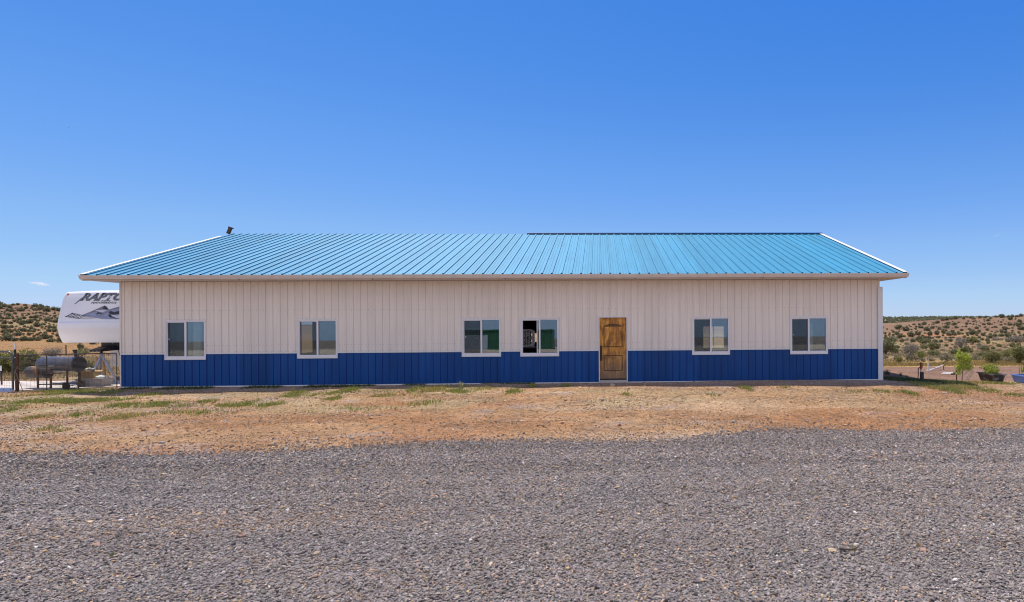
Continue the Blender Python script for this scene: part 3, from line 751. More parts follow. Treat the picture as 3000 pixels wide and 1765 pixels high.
# roof
RP = .3048
def roof_sheet(mb, side):
    u0, u1 = -OS, L + OS - .05
    pts = [(u0, 0)]; k = 0
    while u0 + .16 + k * RP < u1:
        c = u0 + .16 + k * RP
        for (du, dz) in ((-.031, 0), (-.020, .036), (.020, .036), (.031, 0), (.095, 0), (.101, .006), (.113, .006), (.119, 0), (.187, 0), (.193, .006), (.205, .006), (.211, 0)):
            q = c + du
            if u0 < q < u1: pts.append((q, dz))
        k += 1
    pts.append((u1, 0)); N = len(pts)
    we = -OV - .02 if side < 0 else W + OV
    ze = roof_z(we); nzv = 1 / math.hypot(1, SL)
    mb.add([(p[0], we, ze + p[1]) for p in pts] + [(p[0], WR, ZR + p[1]) for p in pts], [(i, i + 1, N + i + 1, N + i) for i in range(N - 1)])
    mb.add([(u0, we, ze - .03), (u1, we, ze - .03), (u1, WR, ZR - .03), (u0, WR, ZR - .03)], [(0, 1, 2, 3)])
    # screws
    if side < 0:
        for t in (.12, .30, .48, .66, .84):
            k2 = 0
            while u0 + .16 + k2 * RP < u1 - .2:
                c = u0 + .16 + k2 * RP + .055; wy = we + (WR - we) * t; z = roof_z(wy)
                mb.box(c - .006, c + .006, wy - .006, wy + .006, z, z + .008, 1); k2 += 1
mb = MB(); roof_sheet(mb, -1); rf = part(mb, 'roof', [M['roof'], M['screw']])
mb = MB(); roof_sheet(mb, 1); part(mb, 'roof', [M['roof'], M['screw']])
def rake(u, t1, name='rake_trim'):
    mb = MB(); sgn = -1 if u < 0 else 1
    we = -OV - .03; a = Vector((u, we, roof_z(we))); b_ = Vector((u, we + (WR - we) * t1, 0)); b_.z = roof_z(b_.y)
    x0, x1 = (u - .02, u + .11) if sgn < 0 else (u - .11, u + .02)
    vs = []
    for p in (a, b_):
        for (xx, zz) in ((x0, .048), (x1, .048), (x1, .036), (x0, .036)): vs.append((xx, p.y, p.z + zz))
    mb.add(vs, [(0, 1, 2, 3), (7, 6, 5, 4), (0, 4, 5, 1), (1, 5, 6, 2), (2, 6, 7, 3), (3, 7, 4, 0)])
    xo = x0 if sgn < 0 else x1
    vs = []
    for p in (a, b_):
        for (xx, zz) in ((xo, .048), (xo - .012 * sgn, .036), (xo - .012 * sgn, -.13), (xo, -.13)): vs.append((xx, p.y, p.z + zz))
    mb.add(vs, [(0, 1, 2, 3), (7, 6, 5, 4), (0, 4, 5, 1), (1, 5, 6, 2), (2, 6, 7, 3), (3, 7, 4, 0)])
    part(mb, name, M['white'])
rake(-OS, .905); rake(L + OS - .05, 1.0)
# ridge cap on the right part only
a_, _ = ray(1544, 684); uc = wall(1544, 684, WR)[0]
mb = MB(); hw = .13
for s in (-1, 1):
    mb.add([(uc, WR, ZR + .075), (L + OS, WR, ZR + .075), (L + OS, WR + s * hw, ZR + .065 - SL * hw), (uc, WR + s * hw, ZR + .065 - SL * hw)], [(0, 1, 2, 3)])
    mb.add([(uc, WR, ZR + .068), (L + OS, WR, ZR + .068), (L + OS, WR + s * hw, ZR + .050 - SL * hw), (uc, WR + s * hw, ZR + .050 - SL * hw)], [(0, 1, 2, 3)])
part(mb, 'ridge_cap', M['ridge'])
# soffit, fascia, gutter
mb = MB(); mb.box(-OS + .02, L + OS - .04, -OV + .06, -.021, ZE + .005, ZE + .02); mb.box(-OS + .02, -.001, -.021, W + OV, ZE + .005, ZE + .02); mb.box(L + .001, L + OS - .04, -.021, W + OV, ZE + .005, ZE + .02)
part(mb, 'soffit', M['soffit'])
gz1 = ZEAVE - .015
mb = MB(); g0, g1 = -OS + .02, L + OS - .03
prof = [(-OV - .14, gz1), (-OV - .135, gz1 - .028), (-OV - .10, gz1 - .115), (-OV - .02, gz1 - .12), (-OV - .02, gz1 - .005), (-OV - .03, gz1 - .005), (-OV - .03, gz1 - .11), (-OV - .095, gz1 - .105), (-OV - .128, gz1 - .025), (-OV - .132, gz1)]
N = len(prof)
vs = [(g0 + (.05 if k in (2, 3) else 0), p[0], p[1]) for k, p in enumerate(prof)] + [(g1 - (.05 if k in (2, 3) else 0), p[0], p[1]) for k, p in enumerate(prof)]
mb.add(vs, [(i, (i + 1) % N, N + (i + 1) % N, N + i) for i in range(N)])
for (gg, ss) in ((g0, 1), (g1, -1)):
    mb.add([(gg, prof[0][0], gz1), (gg + .05 * ss, prof[2][0], prof[2][1]), (gg + .05 * ss, prof[3][0], prof[3][1]), (gg, prof[4][0], gz1)], [(0, 1, 2, 3)])
part(mb, 'gutter', M['gutter'])
mb = MB(); joints = [wall(700, 812, -.7)[0], wall(1092, 812, -.7)[0], wall(1480, 812, -.7)[0], wall(1861, 812, -.7)[0], wall(2235, 812, -.7)[0]]
u = -OS
for j in joints + [L + OS - .03]:
    mb.box(u + .006, j - .006, -OV + .0, -OV + .05, ZE - .01, gz1 - .005); u = j
part(mb, 'fascia', M['gutter'])
for j in joints: part(MB().box(j - .012, j + .012, -OV - .004, -OV + .0, ZE - .012, ZE + .022), 'fascia_joint', M['dark'])
# vent stack leaning at the left end of the ridge
vb = Vector((wall(668, 684, WR)[0], WR, ZR + .02)); vt = vb + Vector((.11, 0, .25))
mb = MB(); mb.bar(vb, vt, .11, .11); o = part(mb, 'vent_pipe', M['rust'])
mb = MB(); mb.bar(vt + Vector((.0, 0, -.015)), vt + Vector((.015, 0, .03)), .15, .15); mb.bar(vt + Vector((.05, 0, -.03)), vt + Vector((.10, 0, -.02)), .02, .02); part(mb, 'vent_cap', M['blackmetal'], o)

# windows
def window(i, o):
    u0, u1, z0, z1 = o
    root = bpy.data.objects.new('window', None); COL.objects.link(root); root.location = ((u0 + u1) / 2, 0, z0); attach(root, bld, True)
    def wp(mb, name, mat): return mb.build(name, mat, root, local=True)
    hw = (u1 - u0) / 2; H = z1 - z0
    mb = MB(); t = .028      # casing trim
    mb.box(-hw, -hw + t, -.034, .02, 0, H); mb.box(hw - t, hw, -.034, .02, 0, H); mb.box(-hw + t, hw - t, -.034, .02, H - t, H); mb.box(-hw + t, hw - t, -.034, .02, 0, t * 1.3)
    wp(mb, 'casing', M['white'])
    a = hw - t; zb, zt_ = t * 1.3, H - t
    mb = MB(); fr = .03; fb = .062
    mb.box(-a, -a + fr, -.024, .07, zb, zt_); mb.box(a - fr, a, -.024, .07, zb, zt_); mb.box(-a + fr, a - fr, -.024, .07, zt_ - fr, zt_); mb.box(-a + fr, a - fr, -.026, .07, zb, zb + fb)
    wp(mb, 'frame', M['vinyl'])
    ai = a - fr; zi0, zi1 = zb + fb, zt_ - fr
    mb = MB(); mb.box(-.028, .022, -.019, .06, zi0, zi1); wp(mb, 'mullion', M['vinyl'])
    # left side: screen in front, sash behind
    mb = MB(); s = .022
    mb.box(-ai, -ai + s, .0, .03, zi0, zi1); mb.box(-ai + s, -.028, .0, .03, zi1 - s * 1.4, zi1); mb.box(-ai + s, -.028, .0, .03, zi0, zi0 + s * .6)
    mb.box(.022, ai, .004, .05, zi0, zi0 + .012); mb.box(.022, ai, .004, .05, zi1 - .012, zi1)
    wp(mb, 'sash', M['vinyl'])
    mb = MB(); mb.box(.022, ai, .022, .03, zi0 + .012, zi1 - .012); wp(mb, 'pane', M['glass'])
    if i == 3:      # slid open: only its far edge shows
        mb = MB(); mb.box(-.10, -.075, .035, .06, zi0 + .014, zi1 - .032); wp(mb, 'open_sash', M['vinyl'])
        mb = MB(); mb.box(-.075, -.028, .042, .05, zi0 + .014, zi1 - .032); wp(mb, 'pane', M['glass'])
    else:
        mb = MB(); mb.box(-ai + s, -.028, .042, .05, zi0 + .014, zi1 - .031); wp(mb, 'pane', M['glassdark'])
        mb = MB(); mb.quad((-ai + s, .012, zi0 + .014), (-.028, .012, zi0 + .014), (-.028, .012, zi1 - .031), (-ai + s, .012, zi1 - .031)); wp(mb, 'insect_screen', M['screen'])
    if i in (0, 2, 5):
        mb = MB(); mb.tube([(-ai + .07, -.004, (zi0 + zi1) / 2 - .02), (-ai + .07, -.004, (zi0 + zi1) / 2 + .02)], .012, 8); wp(mb, 'latch', M['whitecap'])
    return root
WN = [window(i, o) for i, o in enumerate(OP)]

# door
u0, u1, z0, z1 = DOOR
dc = (u0 + u1) / 2; dr = bpy.data.objects.new('door', None); COL.objects.link(dr); dr.location = (dc, 0, 0); attach(dr, bld, True)
hw = (u1 - u0) / 2; DZ0 = wall(1796, 1110)[1]; DZ1 = z1 - .035
zth = wall(1796, 1112)[1]
mb = MB(); t = .032
mb.box(-hw, -hw + t, -.036, .06, -.02, z1); mb.box(hw - t, hw, -.036, .06, -.02, z1); mb.box(-hw + t, hw - t, -.036, .06, z1 - t, z1); mb.build('door_frame', M['white'], dr, local=True)
a = hw - t - .003
mb = MB(); y0 = .032
def slab(x0, x1, za, zb, y): mb.box(x0, x1, y, .075, za, zb)
st = .125; Hd = DZ1 - DZ0
zA = DZ0 + Hd * .055; zB = DZ0 + Hd * .125; zC = DZ0 + Hd * .385; zD = DZ0 + Hd * .515; zTop = DZ0 + Hd * .90
slab(-a, -a + st, DZ0, DZ1, y0); slab(a - st, a, DZ0, DZ1, y0)
slab(-a + st, a - st, DZ0, zB, y0 + .001); slab(-a + st, a - st, zC, zD, y0 + .001)
# arched top rail
ns = 14; xl, xr = -a + st, a - st
for k in range(ns):
    xa = xl + (xr - xl) * k / ns; xb = xl + (xr - xl) * (k + 1) / ns; xm = (xa + xb) / 2; q = xm / ((xr - xl) / 2)
    za = zTop - .07 * q * q
    mb.box(xa, xb, y0 + .001, .075, za, DZ1)
# recessed fields, bevel step and raised panel with a centre joint
for (pa, pb) in ((zB, zC), (zD, zTop - .092)):
    for (xa, xb) in ((xl + .03, -.004), (.004, xr - .03)): mb.box(xa, xb, y0 + .006, .070, pa + .03, pb - .03 if pb < zD else pb - .005)
mb.build('door_panel', M['wood'], dr, local=True)
mb = MB(); mb.box(xl, xr, y0 + .019, .073, zB, zC); mb.box(xl, xr, y0 + .019, .073, zD, zTop); mb.build('recess', M['wood_dark'], dr, local=True)
mb = MB(); mb.box(-a + .012, -a + .075, y0 - .012, y0, wall(1760, 1058)[1] - .0, wall(1760, 1014)[1]); mb.box(-a + .02, -a + .068, y0 - .02, y0 - .012, wall(1760, 1024)[1], wall(1760, 1016)[1])
zh0, zh1 = wall(1760, 1052)[1], wall(1760, 1026)[1]
mb.tube([(-a + .043, y0 - .012, zh1), (-a + .043, y0 - .05, zh1 - .03), (-a + .043, y0 - .055, (zh0 + zh1) / 2), (-a + .043, y0 - .05, zh0 + .03), (-a + .043, y0 - .012, zh0)], .011, 8)
mb.build('door_handle', M['blackmetal'], dr, local=True)
mb = MB(); mb.box(-hw + t, hw - t, -.03, .08, DZ0 - .04, DZ0 - .004); mb.build('threshold', M['dark'], dr, local=True)
mb = MB(); mb.box(-hw + t, hw - t, -.16, .08, -.05, DZ0 - .041); mb.build('door_step', M['concrete'], dr, local=True)

# interior things seen through the glass
def bw(u, wy, z): return Vector((CX + u * CT - wy * ST, CY + u * ST + wy * CT, z))
def curtain(u0, u1, z0, z1, wy, label, mat='curtain', amp=.03):
    mb = MB(); N = 40; vs = []
    for k in range(N + 1):
        u = u0 + (u1 - u0) * k / N; y = wy + amp * math.sin(k * 1.3) * (1 + .3 * math.sin(k * .37))
        vs += [bw(u, y, z0), bw(u, y + .004, z1)]
    mb.add(vs, [(2 * k, 2 * k + 2, 2 * k + 3, 2 * k + 1) for k in range(N)])
    o = mb.build('curtain', M[mat], smooth=80); return tag(o, label, 'curtain')
o = OP[0]; curtain(o[0] + .16, o[0] + .60, o[2] - .1, o[3] + .05, .25, 'grey green curtain hanging behind the left half of the leftmost window')
curtain(o[0] + .68, o[0] + .94, o[2] - .1, o[3] + .05, .25, 'pale curtain drawn to one side behind the leftmost window', 'cloth2')
o = OP[5]; curtain(o[0] + .73, o[0] + .86, o[2] + .12, o[3] - .2, .25, 'narrow strip of pale sheeting behind the rightmost window', 'cloth2', .015)
o = OP[3]; fu, fz = o[0] + .16, wall(1540, 992)[1]
fan = thing('box_fan', 'white box fan standing inside the half open window left of the door', 'fan', bw(fu, .45, fz - .28))
fb = MB(); fr_ = Matrix.Translation(bw(fu, .45, fz)) @ Matrix.Rotation(TH + R(38), 4, 'Z')
def fp(x, y, z): return fr_ @ Vector((x, y, z))
ring = [fp(.25 * math.copysign(abs(math.cos(q)) ** .5, math.cos(q)), -.06, .27 * math.copysign(abs(math.sin(q)) ** .5, math.sin(q))) for q in np.linspace(0, 2 * math.pi, 33)]
ring2 = [p + (fr_.to_3x3() @ Vector((0, .13, 0))) for p in ring]
fb.tube(ring, .014, 6, cap=False); fb.tube(ring2, .014, 6, cap=False)
fb.add(ring + ring2, [(k, k + 1, 33 + k + 1, 33 + k) for k in range(32)])
fb.build('housing', M['fanwhite'], fan, smooth=50)
fg = MB()
for k in range(9):
    q = -.24 + .06 * k; fg.tube([fp(q, -.065, -.25), fp(q, -.065, .25)], .004, 5)
for rr_ in (.08, .16, .23): fg.tube([fp(rr_ * math.cos(t), -.06, rr_ * math.sin(t)) for t in np.linspace(0, 2 * math.pi, 25)], .004, 5, cap=False)
fg.build('grille', M['fanwhite'], fan)
fh = MB()
for k in range(5):
    t = k * 2 * math.pi / 5
    fh.add([fp(.03 * math.cos(t), .0, .03 * math.sin(t)), fp(.21 * math.cos(t - .3), -.02, .21 * math.sin(t - .3)), fp(.21 * math.cos(t + .3), .03, .21 * math.sin(t + .3))], [(0, 1, 2)])
fh.build('blades', M['interior'], fan)
for sx in (-.2, .2): MB().bar(fp(sx, -.09, -.275), fp(sx, .12, -.275), .05, .03).build('foot', M['fanwhite'], fan)
tb = thing('work_table', 'dark table standing inside under the half open window', 'table', bw(fu + .1, .7, .04))
mb = MB(); zt_ = fz - .29
def bbox(mb, u0, u1, w0, w1, za, zb): mb.add([bw(u0, w0, za), bw(u1, w0, za), bw(u1, w1, za), bw(u0, w1, za), bw(u0, w0, zb), bw(u1, w0, zb), bw(u1, w1, zb), bw(u0, w1, zb)], [(0, 3, 2, 1), (4, 5, 6, 7), (0, 1, 5, 4), (1, 2, 6, 5), (2, 3, 7, 6), (3, 0, 4, 7)])
bbox(mb, fu - .4, fu + .9, .22, .85, zt_ - .04, zt_); mb.build('table_top', M['dark'], tb)
for (uu, ww) in ((fu - .36, .26), (fu + .86, .26), (fu - .36, .81), (fu + .86, .81)):
    mb = MB(); bbox(mb, uu - .025, uu + .025, ww - .025, ww + .025, .04, zt_ - .041); mb.build('leg', M['dark'], tb)

# ------------------------------------------------------------------ fifth wheel trailer nose beside the left wall
XC, DF, HW = -18.22, 19.6, 1.22
def pz(py, d=19.6, px=250): return P(px, py, d).z
RVZ = [(pz(1005), .19), (pz(996), .13), (pz(980), .05), (pz(962), 0.0), (pz(950), .005), (pz(930), .05), (pz(900), .13), (pz(870), .22), (pz(857), .29), (pz(851), .40), (pz(848), .58), (pz(847), .9)]
rz_ = np.array([q[0] for q in RVZ]); ry_ = np.array([q[1] for q in RVZ])
zcrease = pz(946)
def cap_y(x, z):
    t = np.clip((x - XC) / HW, -1, 1)
    y = DF + np.interp(z, rz_, ry_) + .05 * t * t
    k = np.clip((np.abs(t) - .86) / .14, 0, 1); y = y + .26 * (1 - np.sqrt(np.maximum(1 - k * k, 0)))
    ins = smooth01((z - zcrease) / .05) * (1 - smooth01((np.abs(t) - .84) / .03)) * (1 - smooth01((z - pz(862)) / .08))
    return y + .028 * ins
rv = thing('camper_trailer', 'white camper trailer nose with dark lettering, parked against the left end wall', 'trailer', (XC, DF + 2, 0))
zs = np.concatenate([np.linspace(rz_[0], zcrease - .04, 14), np.linspace(zcrease - .03, zcrease + .06, 8), np.linspace(zcrease + .08, rz_[-1], 22)])
ts = np.concatenate([np.linspace(-1, -.8, 14), np.linspace(-.78, .78, 16), np.linspace(.8, 1, 14)])
mb = MB(); vs = []
for z in zs:
    for t in ts:
        zz = z - .035 * t * t * (z - rz_[0]) / (rz_[-1] - rz_[0])
        vs.append((XC + HW * t, float(cap_y(XC + HW * t, z)), zz))
nt = len(ts); fs = [(i * nt + j, i * nt + j + 1, (i + 1) * nt + j + 1, (i + 1) * nt + j) for i in range(len(zs) - 1) for j in range(nt - 1)]
# sides, underside and roof run back to the body
yb = DF + 2.5
o0 = len(vs)
for z in zs:
    for sx in (0, nt - 1):
        i = list(zs).index(z); p = vs[i * nt + sx]; vs.append((p[0], yb, p[2]))
nz_ = len(zs)
for i in range(nz_ - 1):
    fs.append((i * nt, (i + 1) * nt, o0 + 2 * (i + 1), o0 + 2 * i)); fs.append((i * nt + nt - 1, o0 + 2 * i + 1, o0 + 2 * (i + 1) + 1, (i + 1) * nt + nt - 1))
o1 = len(vs)
for j in range(nt):
    vs.append((vs[j][0], yb, vs[j][2])); vs.append((vs[(nz_ - 1) * nt + j][0], yb, vs[(nz_ - 1) * nt + j][2] + .03))
for j in range(nt - 1):
    fs.append((j, o1 + 2 * j, o1 + 2 * (j + 1), j + 1)); k = (nz_ - 1) * nt
    fs.append((k + j, k + j + 1, o1 + 2 * (j + 1) + 1, o1 + 2 * j + 1))
mb.add(vs, fs); mb.build('front_cap', M['rv'], rv, smooth=50)
mb = MB(); mb.box(XC - HW + .01, XC + HW - .01, DF + 2.2, DF + 10.5, .42, rz_[-1] - .02); mb.build('body', M['rvside'], rv)
for yy in (7.2, 8.1):
    for sx in (-1, 1):
        mb = MB(); mb.lathe((XC + sx * (HW - .22), DF + yy, .36), (sx, 0, 0), [(-.1, .2), (-.1, .34), (-.07, .36), (.07, .36), (.1, .34), (.1, .2)], 28); wh = mb.build('wheel', M['blackplastic'], rv, smooth=40)
        mb = MB(); mb.lathe((XC + sx * (HW - .22), DF + yy, .36), (sx, 0, 0), [(-.08, .19), (.085, .19), (.09, .06)], 20); mb.build('rim', M['galv'], wh, smooth=40)

def crop2(x, y): return 150 + x / 7.804, 820 + y / 7.804
def cap_pt(px, py, off=0.0):
    d = DF + .15
    for _ in range(6):
        p = P(px, py, d); d = float(cap_y(p.x, p.z))
    return Vector((p.x, d - off, p.z))
def cap_poly(pts, off, name, mat, src=crop2):
    bm = bmesh.new(); vs = [bm.verts.new((*src(*q), 0)) for q in pts]
    bm.faces.new(vs); bmesh.ops.triangulate(bm, faces=bm.faces[:])
    for _ in range(3): bmesh.ops.subdivide_edges(bm, edges=bm.edges[:], cuts=1, use_grid_fill=True)
    for v in bm.verts: v.co = cap_pt(v.co.x, v.co.y, off)
    bmesh.ops.recalc_face_normals(bm, faces=bm.faces)
    me = bpy.data.meshes.new(name); bm.to_mesh(me); bm.free(); me.materials.append(M[mat]); return obj(name, me, rv)
cap_poly([(690, 815), (1000, 690), (1222, 588), (1320, 680), (1640, 590), (1740, 600), (1740, 800), (1640, 880), (1520, 905), (1180, 902), (1000, 870), (860, 850)], .004, 'decal_mountain', 'decalblue')
cap_poly([(715, 812), (1000, 690), (1222, 588), (1235, 600), (1190, 660), (1010, 735), (900, 765)], .007, 'decal_slope', 'decalmauve')
cap_poly([(1050, 850), (1340, 690), (1640, 592), (1640, 625), (1400, 690), (1250, 760), (1120, 830)], .0075, 'decal_slope', 'decalmauve')
cap_poly([(1222, 588), (1270, 620), (1320, 680), (1265, 685), (1180, 668)], .0085, 'decal_peak', 'black')
cap_poly([(1020, 800), (1075, 740), (1150, 760), (1190, 790), (1110, 775)], .0085, 'decal_shadow', 'black')
cap_poly([(1310, 745), (1370, 715), (1450, 740), (1640, 690), (1640, 770), (1500, 790), (1400, 802), (1340, 775)], .0085, 'decal_shadow', 'black')
cap_poly([(1345, 770), (1305, 825), (1350, 862), (1420, 868), (1520, 905), (1440, 850), (1380, 830)], .0085, 'decal_shadow', 'black')
cap_poly([(1380, 800), (1500, 820), (1640, 800), (1640, 880), (1480, 870), (1400, 835)], .0082, 'decal_snow', 'decalwhite')
cap_poly([(990, 720), (1075, 690), (1150, 735), (1290, 690), (1190, 745), (1110, 735), (1060, 715)], .0088, 'decal_snow', 'decalwhite')
# tyre tread: two rows of slanted lugs that shrink along the curve
k = 0
for row in (0, 1):
    for i in range(11):
        t = i / 10.5
        def cv(t, v):          # along, across (0 top .. 1 bottom)
            x = 320 + 165 * (1 - v) + t * (640 - 60 * v); top = 757 + 110 * max(t, 0) ** .75; bot = 845 + 55 * min(1, t * 1.8)
            return x, top + (bot - top) * v
        v0, v1 = (.02, .42) if row == 0 else (.52, .98); wd = .055 * (1 - .35 * t)
        q = [cv(t, v0), cv(t + wd, v0), cv(t + wd + .004, (v0 + v1) / 2), cv(t + wd - .012, v1), cv(t - .012, v1), cv(t + .004, (v0 + v1) / 2)]
        cap_poly(q, .006, 'decal_tread', 'black' if t < .55 else 'decalgrey')
for v in (.0, .98):
    cap_poly([cv(0, v), cv(.3, v), cv(.6, v), cv(.6, v + .04), cv(.3, v + .05), cv(0, v + .05)], .0055, 'decal_tread', 'black')

def cap_text(txt, px0, py0, wpx, hpx, shear, mats, name, bold=0.0, rise=0.0, widen=None):
    def make(off):
        cu = bpy.data.curves.new('lettering', 'FONT'); cu.body = txt; cu.shear = shear; cu.offset = off; cu.resolution_u = 3; cu.fill_mode = 'FRONT'
        t = bpy.data.objects.new('lettering', cu); COL.objects.link(t); dg = bpy.context.evaluated_depsgraph_get(); me = bpy.data.meshes.new_from_object(t.evaluated_get(dg))
        COL.objects.unlink(t); bpy.data.objects.remove(t); return me
    ref = make(0); xs_ = [v.co.x for v in ref.vertices]; ys_ = [v.co.y for v in ref.vertices]
    xa, xb, ya, yb2 = min(xs_), max(xs_), min(ys_), max(ys_)
    for j, (mt, off) in enumerate(mats):
        me = make(off)
        bm = bmesh.new(); bm.from_mesh(me); bmesh.ops.triangulate(bm, faces=bm.faces[:])
        for v in bm.verts:
            fx = (v.co.x - xa) / (xb - xa); fy = (v.co.y - ya) / (yb2 - ya)
            v.co = cap_pt(px0 + fx * wpx, py0 - fy * hpx - rise * fx, .006 + .003 * j)
        bmesh.ops.recalc_face_normals(bm, faces=bm.faces); bm.to_mesh(me); bm.free(); me.materials.clear(); me.materials.append(M[mt]); obj(name, me, rv)
cap_text('RAPTOR', 238, 881, 150, 20.5, .6, [('black', .05), ('decalwhite', .02), ('decaldark', .004)], 'lettering', rise=1.5)
cap_poly([(530, 555), (545, 545), (690, 420), (740, 400), (700, 450), (600, 520), (545, 560)], .0062, 'lettering_tail', 'black')
cap_poly([(548, 548), (690, 432), (720, 418), (690, 450), (600, 512)], .0092, 'lettering_tail', 'decalgrey')
cap_poly([(960, 490), (1010, 430), (1045, 428), (985, 482)], .0062, 'lettering_tail', 'black')
cap_text('KEYS', 297, 884.3, 27, 4.2, .35, [('black', .01)], 'lettering')
cap_text('PERFORMANCE', 267, 890.0, 76, 4.8, .4, [('black', .012)], 'lettering')
for (xa, xb) in ((282, 296), (325, 338)):
    cap_poly([(xa, 882.0), (xb, 882.0), (xb, 882.8), (xa, 882.8)], .006, 'lettering_rule', 'decalgrey', src=lambda a, b: (a, b))
cap_poly([(352, 335), (372, 316), (425, 312), (405, 340), (375, 366), (366, 345)], .012, 'marker_light', 'redlens')
# pin box under the nose
zu = rz_[0]
mb = MB(); mb.box(XC - .12, XC + .52, DF + .62, DF + 1.35, zu - .17, zu + .02); mb.build('pin_mount', M['blackmetal'], rv)
mb = MB(); pa = [(-.05, .95), (.45, .95), (.40, .02), (.02, .02)]
top = [zu - .05, zu - .05, zu - .24, zu - .24]; bot = [zu - .27, zu - .27, zu - .31, zu - .31]
vs = [(XC + p[0], DF + p[1], z) for p, z in zip(pa, top)] + [(XC + p[0], DF + p[1], z) for p, z in zip(pa, bot)]
mb.add(vs, [(0, 1, 2, 3), (7, 6, 5, 4), (0, 3, 7, 4), (3, 2, 6, 7), (2, 1, 5, 6), (1, 0, 4, 5)]); pbx = mb.build('pin_box', M['blackmetal'], rv)
mb = MB()
for (dx, dy, dz) in ((.05, .0, -.285), (.16, .0, -.285), (.30, .0, -.29), (.10, .28, -.14), (.3, .6, -.04)):
    c = Vector((XC + dx, DF + dy + .01, zu + dz)); mb.lathe(c, (0, -1, 0), [(0, .014), (.02, .014)], 8)
mb.build('bolt', M['galv'], pbx)
mb = MB(); mb.lathe((XC + .22, DF + .25, zu - .36), (0, 0, 1), [(0, .04), (.012, .055), (.03, .03), (.10, .03)], 14); mb.build('king_pin', M['blackmetal'], pbx, smooth=40)
mb = MB(); a = Vector((XC + .46, DF + .62, zu - .15)); b_ = Vector((XC + .52, DF + 1.0, zu - .15)); pts = []
for k in range(17):
    t = k / 16; p = a.lerp(b_, t); p.z -= .50 * (1 - abs(2 * t - 1) ** 2.4) ; pts.append(p)
mb.tube(pts, .012, 6); mb.build('cable', M['blackplastic'], rv, smooth=60)

# king pin tripod
apex = Vector((XC + .22, DF + .25, zu - .365))
tp = thing('pin_tripod', 'grey steel tripod stand propping the trailer pin box', 'tripod', (apex.x, apex.y, 0))
f1, f2, f3 = hit(349, 1129), hit(256, 1131), Vector((apex.x - .75, apex.y + .75, float(zg(apex.x - .75, apex.y + .75))))
mb = MB(); mb.lathe(apex - Vector((0, 0, .09)), (0, 0, 1), [(0, .05), (.06, .06), (.075, .085), (.088, .085)], 14); mb.build('head', M['tripod'], tp, smooth=40)
for f in (f1, f2, f3):
    f = f + Vector((0, 0, .01)); mb = MB(); a = apex - Vector((0, 0, .06)); mid = a.lerp(f, .55)
    mb.bar(a, mid, .062, .062); mb.bar(mid.lerp(a, .12), f, .042, .042); leg = mb.build('leg', M['tripod'], tp)
    mb = MB(); mb.lathe(f - Vector((0, 0, .008)), (0, 0, 1), [(0, .05), (.012, .05)], 10); mb.build('foot', M['tripod'], leg)
mb = MB(); mb.bar(P(289, 1093, 19.5), f1.lerp(apex, .16), .03, .02); mb.build('brace', M['tripod'], tp)

# orange step ladder frame behind the bin
ol = thing('orange_ladder', 'orange folding ladder standing behind the plastic bin', 'ladder', hit(296, 1122))
yl = 20.15
for (xa, xb) in ((282, 286), (303, 308)):
    a = P(xa, 1045, yl); g = P(xb, 1118, yl); g.z = float(zg(g.x, g.y))
    mb = MB(); mb.bar(a, g, .06, .03, up=(0, 1, 0)); mb.build('rail', M['orange'], ol)
for t in (.06, .33, .62):
    a = P(282, 1045, yl).lerp(P(286, 1118, yl), t); b_ = P(303, 1045, yl).lerp(P(308, 1118, yl), t); mb = MB(); mb.bar(a + Vector((.03, 0, 0)), b_ - Vector((.03, 0, 0)), .05, .025); mb.build('rung', M['orange'] if t < .1 else M['galv'], ol)
for s in (0, 1):
    a = P(283 + 20 * s, 1046, yl + .02); g = a + Vector((-.35, .45, 0)); g.z = float(zg(g.x, g.y)); mb = MB(); mb.bar(a, g, .035, .03); mb.build('back_leg', M['orange'], ol)

# smoker grill
SY = 17.92
sm = thing('smoker_grill', 'black barrel smoker with rusty offset firebox standing behind the wire fence', 'grill', (P(170, 1140, SY).x, SY, 0))
xl, xr = P(117, 1068, SY).x, P(231, 1068, SY).x; zc = P(175, 1068, SY).z; r = .245
mb = MB(); mb.lathe((xl, SY, zc), (1, 0, 0), [(0, .02), (.012, .12), (.04, .19), (.09, .232), (.15, r), (xr - xl - .02, r), (xr - xl, r * .985)], 32); br_ = mb.build('barrel', M['smoker'], sm, smooth=40)
mb = MB(); mb.lathe((xr + .001, SY, zc), (1, 0, 0), [(0, r * 1.02), (.02, r * 1.02), (.035, r * .9)], 32); mb.build('end_plate', M['blackmetal'], br_, smooth=40)
mb = MB(); mb.box(xl + .22, xr - .18, SY - r - .012, SY - r + .01, zc - .02, zc + .0); mb.build('lid_seam', M['blackmetal'], br_)
mb = MB(); mb.tube([(xl + .55, SY - r + .01, zc - .03), (xl + .55, SY - r - .05, zc - .03), (xl + .72, SY - r - .05, zc - .03), (xl + .72, SY - r + .01, zc - .03)], .011, 6); mb.build('lid_handle', M['galv'], br_)
fx0, fx1 = P(78, 1091, SY).x, P(140, 1091, SY).x; zf = P(110, 1091, SY).z
mb = MB(); mb.lathe((fx0, SY, zf), (1, 0, 0), [(0, .02), (.012, .09), (.04, .145), (.09, .178), (.14, .188), (fx1 - fx0, .188)], 28); fb_ = mb.build('firebox', M['rustpaint'], sm, smooth=40)
mb = MB(); mb.lathe((fx1 + .001, SY, zf), (1, 0, 0), [(0, .19), (.02, .19), (.025, .15)], 28); mb.build('firebox_end', M['dark'], fb_, smooth=40)
mb = MB(); mb.tube([(fx0 + .01, SY - .02, zf - .02), (fx0 - .20, SY - .05, zf - .03)], .013, 6); mb.build('damper_handle', M['rust'], fb_)
